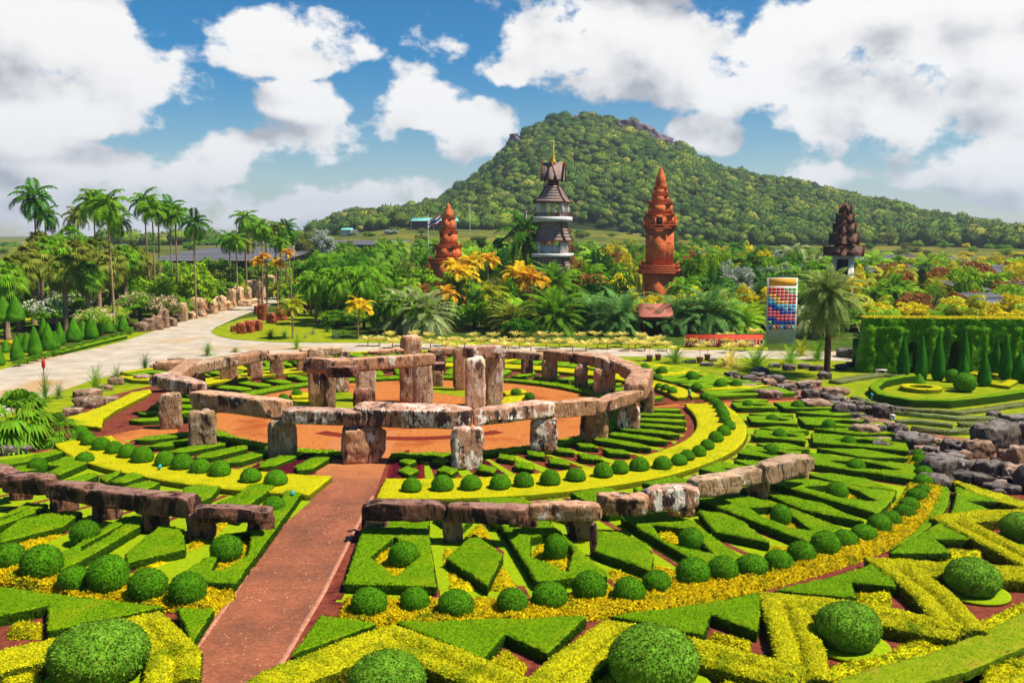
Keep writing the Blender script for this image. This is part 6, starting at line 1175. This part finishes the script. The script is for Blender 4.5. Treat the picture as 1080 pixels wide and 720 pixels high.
# garden spotlights
M['teal'] = mat('teal_paint', srgb(60,180,180,.8))
for i, (x_, y_) in enumerate([(904,391),(919,426),(169,502),(309,531)]):
    p = W(x_, y_, 0); t = tag(empty('garden_spotlight', (p[0], p[1], 0)), ['teal garden spotlight on the lawn beside the hedge wall','teal garden spotlight on the terrace above the boulders','small garden spotlight on the left yellow ring hedge','small garden spotlight in the hedge corner by the path'][i], 'spotlight'); h = .55 if i > 1 else .8
    q = MB(); q.tube([(0, 0, 0), (0, 0, h)], [.03, .03], 6); q.build('stake', M['teal'], t); q = MB(); q.tube([(0, -.14, h+.02), (0, .12, h+.14)], [.12, .08], 10); q.build('lamp_head', M['teal'], t)
for i, (x_, y_) in enumerate([(929,394),(941,443)]):
    p = W(x_, y_, 0); t = tag(empty('stone_bench', (p[0], p[1], 0)), ['pale bench slab at the foot of the hedge wall','small white marker slab among the boulders below the terrace'][i], 'bench'); q = MB(); q.box((0, 0, .42), (1.2 if i == 0 else .35, .45, .1)); q.build('slab', M['white'], t)
    for s in (-1, 1): q = MB(); q.box((s*(.45 if i == 0 else .1), 0, .18), (.12, .4, .36)); q.build('leg', M['white'], t)
# ------------------------------------------------------------ the walking person
def person():
    p = W(727, 427, 0); me = bpy.data.meshes.new('person'); S_ = 1.62/1.72
    V = {}; E_ = []; rad = []
    def v(n, x, y, z, r): V[n] = len(rad); rad.append((r, (x*S_, y*S_, z*S_)))
    v('pel', 0, 0, .95, .13); v('wst', .0, 0, 1.08, .115); v('chs', -.02, 0, 1.30, .145); v('nk0', -.03, 0, 1.46, .06); v('nk', -.04, 0, 1.53, .052); v('hd0', -.05, 0, 1.60, .085); v('hd', -.055, 0, 1.68, .095)
    for s, n, sw in ((1, 'l', .28), (-1, 'r', -.28)):
        v('hp'+n, 0, .09*s, .90, .09); v('kn'+n, -sw*.75, .09*s, .50, .06); v('ca'+n, -sw*.95+.03, .09*s, .32, .052); v('an'+n, -sw*1.1+.05, .09*s, .09, .036); v('to'+n, -sw*1.1-.13, .09*s, .03, .034)
        v('sh'+n, -.02, .18*s, 1.40, .062); v('el'+n, sw*.35, .23*s, 1.13, .042); v('wr'+n, sw*.6-.12, .22*s, .93, .028); v('pa'+n, sw*.6-.15, .22*s, .86, .03)
        for f in range(4): v(f'f{f}'+n, sw*.6-.13-.018*f, .215*s, .79+.004*abs(f-1), .009); v(f'g{f}'+n, sw*.6-.14-.018*f, .20*s, .755+.006*abs(f-1), .008)
        v('th'+n, sw*.6-.19, .20*s, .83, .010)
        E_.extend([('pel', 'hp'+n), ('hp'+n, 'kn'+n), ('kn'+n, 'ca'+n), ('ca'+n, 'an'+n), ('an'+n, 'to'+n), ('chs', 'sh'+n), ('sh'+n, 'el'+n), ('el'+n, 'wr'+n), ('wr'+n, 'pa'+n), ('pa'+n, 'th'+n)]); [E_.extend([('pa'+n, f'f{f}'+n), (f'f{f}'+n, f'g{f}'+n)]) for f in range(4)]
    E_ += [('pel', 'wst'), ('wst', 'chs'), ('chs', 'nk0'), ('nk0', 'nk'), ('nk', 'hd0'), ('hd0', 'hd')]
    me.from_pydata([r[1] for r in rad], [(V[a], V[b]) for a, b in E_], []); skin = mat('skin', srgb(206,150,120,.8), rough=.6)
    o = link('person', me, skin); o.location = (p[0], p[1], 0); o.rotation_euler[2] = R(10)
    md = o.modifiers.new('skin', 'SKIN'); lay = me.skin_vertices[0].data if me.skin_vertices else None
    if lay is None: lay = me.attributes.new
    for i, (r, c) in enumerate(rad): me.skin_vertices[0].data[i].radius = (r*S_, r*S_)
    me.skin_vertices[0].data[V['pel']].use_root = True; o.modifiers.new('sub', 'SUBSURF').render_levels = 2
    tag(o, 'person in a light green shirt and dark shorts walking on the gravel path', 'person')
    q = MB(); q.lathe([(.17, .93), (.165, 1.0), (.16, 1.1), (.185, 1.3), (.19, 1.40), (.09, 1.48), (.06, 1.49)], (-.01, 0, 0), 16); sh = q.build('shirt', mat('green_cloth', srgb(120,196,90,.8)), o, True); sh.scale = (.86*S_, 1.15*S_, S_)
    for s in (1, -1): q = MB(); q.tube([(-.02, .16*s, 1.41), (.02*s, .21*s, 1.24)], [.085, .075], 10); a = q.build('sleeve', sh.data.materials[0], o, True); a.scale = (S_,)*3
    for s, sw in ((1, .28), (-1, -.28)): q = MB(); q.tube([(0, .06*s, .99), (0, .09*s, .88), (-sw*.7, .095*s, .52)], [.12, .115, .095], 12); a = q.build('shorts', mat('dark_cloth', srgb(40,48,70,.7)), o, True); a.scale = (S_,)*3
    q = MB(); V_, F_ = ICO[3]; hv = V_*[.115, .10, .115]; keep = (V_[F_].mean(1)[:, 2] > -.05) | (V_[F_].mean(1)[:, 0] > .3); q.add(hv+[-.045, 0, 1.70], [F_[keep]]); a = q.build('hair', mat('dark_hair', srgb(50,34,26,.7)), o, True); a.scale = (S_,)*3
    q = MB(); q.tube([(-.145, 0, 1.68), (-.17, 0, 1.645)], [.012, .02], 6); a = q.build('nose', skin, o, True); a.scale = (S_,)*3
    for s in (1, -1):
        q = MB(); q.lathe([(.001, -.012), (.012, 0), (.001, .012)], (-.14, .035*s, 1.685), 8); a = q.build('eye', M['black'], o, True); a.scale = (S_,)*3
        q = MB(); q.lathe([(.001, -.03), (.018, 0), (.001, .03)], (-.05, .098*s, 1.67), 8); a = q.build('ear', skin, o, True); a.scale = (S_,)*3
    q = MB(); q.box((-.148, 0, 1.615), (.01, .045, .01)); a = q.build('mouth', M['leaf_red'], o); a.scale = (S_,)*3
person()

# ------------------------------------------------------------ the wooded hill
def forest_mat():
    m = mat('forest_crown', srgb(60,98,30,.75), srgb(150,160,48,.8), .016, 9, .95, None, 1, 1.0, .9); t = m.node_tree; N = t.nodes; b = N['Principled BSDF']
    gm = N.new('ShaderNodeNewGeometry'); r = N.new('ShaderNodeValToRGB'); t.links.new(gm.outputs['Random Per Island'], r.inputs[0]); cr = r.color_ramp
    cols = [(0, (20,48,34)), (.25, (34,72,36)), (.5, (54,96,36)), (.7, (86,120,36)), (.86, (124,144,44)), (.95, (158,158,60)), (1, (140,118,76))]
    cr.elements[0].color = (*srgb(*cols[0][1], .85), 1); cr.elements[1].color = (*srgb(*cols[-1][1], .85), 1)
    for p_, c in cols[1:-1]: e = cr.elements.new(p_); e.color = (*srgb(*c, .85), 1)
    src = b.inputs['Base Color'].links[0].from_socket; mm = N.new('ShaderNodeMix'); mm.data_type = 'RGBA'; mm.inputs[0].default_value = .68; t.links.new(src, mm.inputs[6]); t.links.new(r.outputs[0], mm.inputs[7]); t.links.new(mm.outputs[2], b.inputs['Base Color']); return m
M['forest'] = forest_mat()
def forest():
    r = np.random.default_rng(12); V0, F0 = ICO[2]; V1, F1 = ICO[3]; Vs = []; Fs = []; n = 0; var = []
    for s in range(10):
        nz = vnoise(V0+s*5, 1.6, 3); V = V0*(1+nz[:, None]*1.1); V[:, 2] = V[:, 2]*.8; V[:, 2] = np.where(V[:, 2] < 0, V[:, 2]*.6, V[:, 2])
        Q, LF = leaves(V, F0, 20, .24, tilt=1.5, seed=s); var.append((V, Q, LF))
    pts = []; sp = 7.8
    for y in np.arange(560, 1190, sp):
        for x in np.arange(-330, 1050, sp):
            x_ = x+r.uniform(-.45, .45)*sp; y_ = y+r.uniform(-.45, .45)*sp; pxx = 540+FPX*x_/y_
            if pxx < -60 or pxx > 1200: continue
            if pxx < 338 and y_ > 700: continue
            lim = np.interp(pxx, [0, 330, 420, 520, 640, 800, 1080], [690, 650, 640, 655, 640, 620, 610])+25*math.sin(x_*.03)
            if y_ < lim: continue
            pts.append((x_, y_))
    P = np.array(pts); Z = terrain(P[:, 0], P[:, 1]); big = vnoise(np.c_[P, Z*0], 1/60, 3)
    # bare rock faces near the summit stay clear
    pxx = 540+FPX*P[:, 0]/P[:, 1]; pyy = 248-(Z-CAMH)/P[:, 1]*FPX; keep = np.ones(len(P), bool)
    for cx_, cy_, rx_, ry_ in ROCKS: keep &= ~((((pxx-cx_)/rx_)**2+((pyy-cy_)/ry_)**2) < .8)
    P, Z, big = P[keep], Z[keep], big[keep]; print('crowns', len(P))
    for i in range(len(P)):
        V, Q, LF = var[r.integers(10)]; s = r.uniform(2.6, 6.2)*(1+big[i]*1.1)*(1.3 if r.random() < .10 else 1); a = r.uniform(0, 6.28); ca, sa = math.cos(a), math.sin(a)
        off = np.array([P[i, 0], P[i, 1], Z[i]+s*.55+(2.5*r.random()**2)]); A_ = np.concatenate([V, Q]); A_ = np.c_[A_[:, 0]*ca-A_[:, 1]*sa, A_[:, 0]*sa+A_[:, 1]*ca, A_[:, 2]*r.uniform(.85, 1.25)]*s+off
        Vs.append(A_.astype(np.float32)); Fs.append((F0+n, LF+len(V)+n)); n += len(A_)
    me = mesh_np('forest', np.concatenate(Vs), [np.concatenate([f[0] for f in Fs]), np.concatenate([f[1] for f in Fs])], False)
    tag(link('forest', me, M['forest']), 'dense green woodland covering the hill', 'forest', kind='stuff')
ROCKS = [(652,137,16,5),(672,143,22,9),(692,152,16,9),(702,158,14,5),(608,130,8,5),(546,152,6,9)]
forest()
for i, (cx_, cy_, rx_, ry_) in enumerate(ROCKS):
    # find where the line of sight meets the hill
    for d in np.arange(700, 1180, 4):
        x, y = WD(cx_, d)
        if float(terrain(x, d)[0])+1 >= ZD(cy_, d): break
    SEED[0] += 1; m_ = M.get('cliff') or stone_mat('purple_grey_cliff', srgb(134,112,118,.7), srgb(70,56,66,.65), srgb(176,150,146,.7), .02, .02, .1); M['cliff'] = m_
    o = link('rock_outcrop', rock_mesh('rock_outcrop', (rx_*2*d/FPX, 26, ry_*2.1*d/FPX), SEED[0], lump=.35, sharp=3), m_, loc=(x, y+4, ZD(cy_, d))); o.rotation_euler = (0, R((-20, 22, 28, 24, 0, -50)[i]), 0); tag(o, f'purplish bare rock outcrop near the hilltop, {ORD[i]} of the cliff patches', 'rock outcrop', 'rock outcrops near the hilltop')
# scattered trees on the plain in front of the hill and at the left horizon
for i in range(200):
    d = rnd.uniform(335, 640); x = rnd.uniform(-60, 1140); p = WD(x, d); z = float(terrain(p[0], d)[0]); m = rnd.choice(['leaf_green', 'leaf_olive', 'leaf_lime', 'leaf_yellow' if x > 850 else 'leaf_green', 'leaf_silver' if x < 420 else 'leaf_olive'])
    bush(p[0], d, rnd.uniform(3, 6), rnd.uniform(1.6, 3.0), m, f'small {m[5:]} bush on the far plain {"left of" if x < 340 else "below"} the hill', name='field_bush', cat='bush', group=f'{m[5:]} bushes on the far plain '+('left' if x < 340 else 'right'), z0=z-.5)
for i in range(34):
    x = -40+i*12+rnd.uniform(-4, 4); d = rnd.uniform(640, 900); p = WD(x, d); bush(p[0], d, rnd.uniform(9, 16), rnd.uniform(4.0, 7), rnd.choice(['leaf_green', 'leaf_dark', 'leaf_olive']), 'distant tree of the wooded line on the left horizon', name='distant_tree', cat='tree', group='distant trees on the left horizon', z0=float(terrain(p[0], d)[0])-3)
for x, yt, d, w, m, l in [(343,239,300,4.2,'leaf_silver','pale silvery round tree left of the hill above the net roof'),(322,242,330,4.5,'leaf_olive','round olive tree at the left horizon right of the tall palms'),(78,258,300,4,'leaf_silver','silvery tree behind the left shade house'),(780,277,185,2.8,'leaf_silver','silvery tree left of the colour board'),(833,274,190,3.2,'leaf_silver','pale silver palm tree behind the colour board'),(726,280,200,3,'leaf_green','rounded green tree right of the tall red tower'),(935,243,640,6,'leaf_olive','lone tree on the ridge foot at the right'),(508,250,215,1.2,'leaf_dark','first of two small dark conifers right of the short red tower'),(525,249,215,1.4,'leaf_dark','second of two small dark conifers right of the short red tower')]:
    p = WD(x, d); zt = ZD(yt, d); z0 = float(terrain(p[0], d)[0]); rz = min((zt-z0)*.5, w*1.3); bush(p[0], d, w, rz, m, l, name='tree', cat='tree', z0=z0, stem=max(.2, zt-z0-rz*1.7))

# ------------------------------------------------------------ air
HAZE = .00012
mb = MB(); mb.box((500, 3600, 148), (9800, 9000, 302)); hz_m = bpy.data.materials.new('haze_air'); hz_m.use_nodes = True; t = hz_m.node_tree; t.nodes.clear()
vp_ = t.nodes.new('ShaderNodeVolumePrincipled'); vp_.inputs['Density'].default_value = HAZE; vp_.inputs['Color'].default_value = (.78, .88, 1, 1); vp_.inputs['Anisotropy'].default_value = .2
ot = t.nodes.new('ShaderNodeOutputMaterial'); t.links.new(vp_.outputs[0], ot.inputs['Volume']); tag(mb.build('haze', hz_m), kind='stuff')
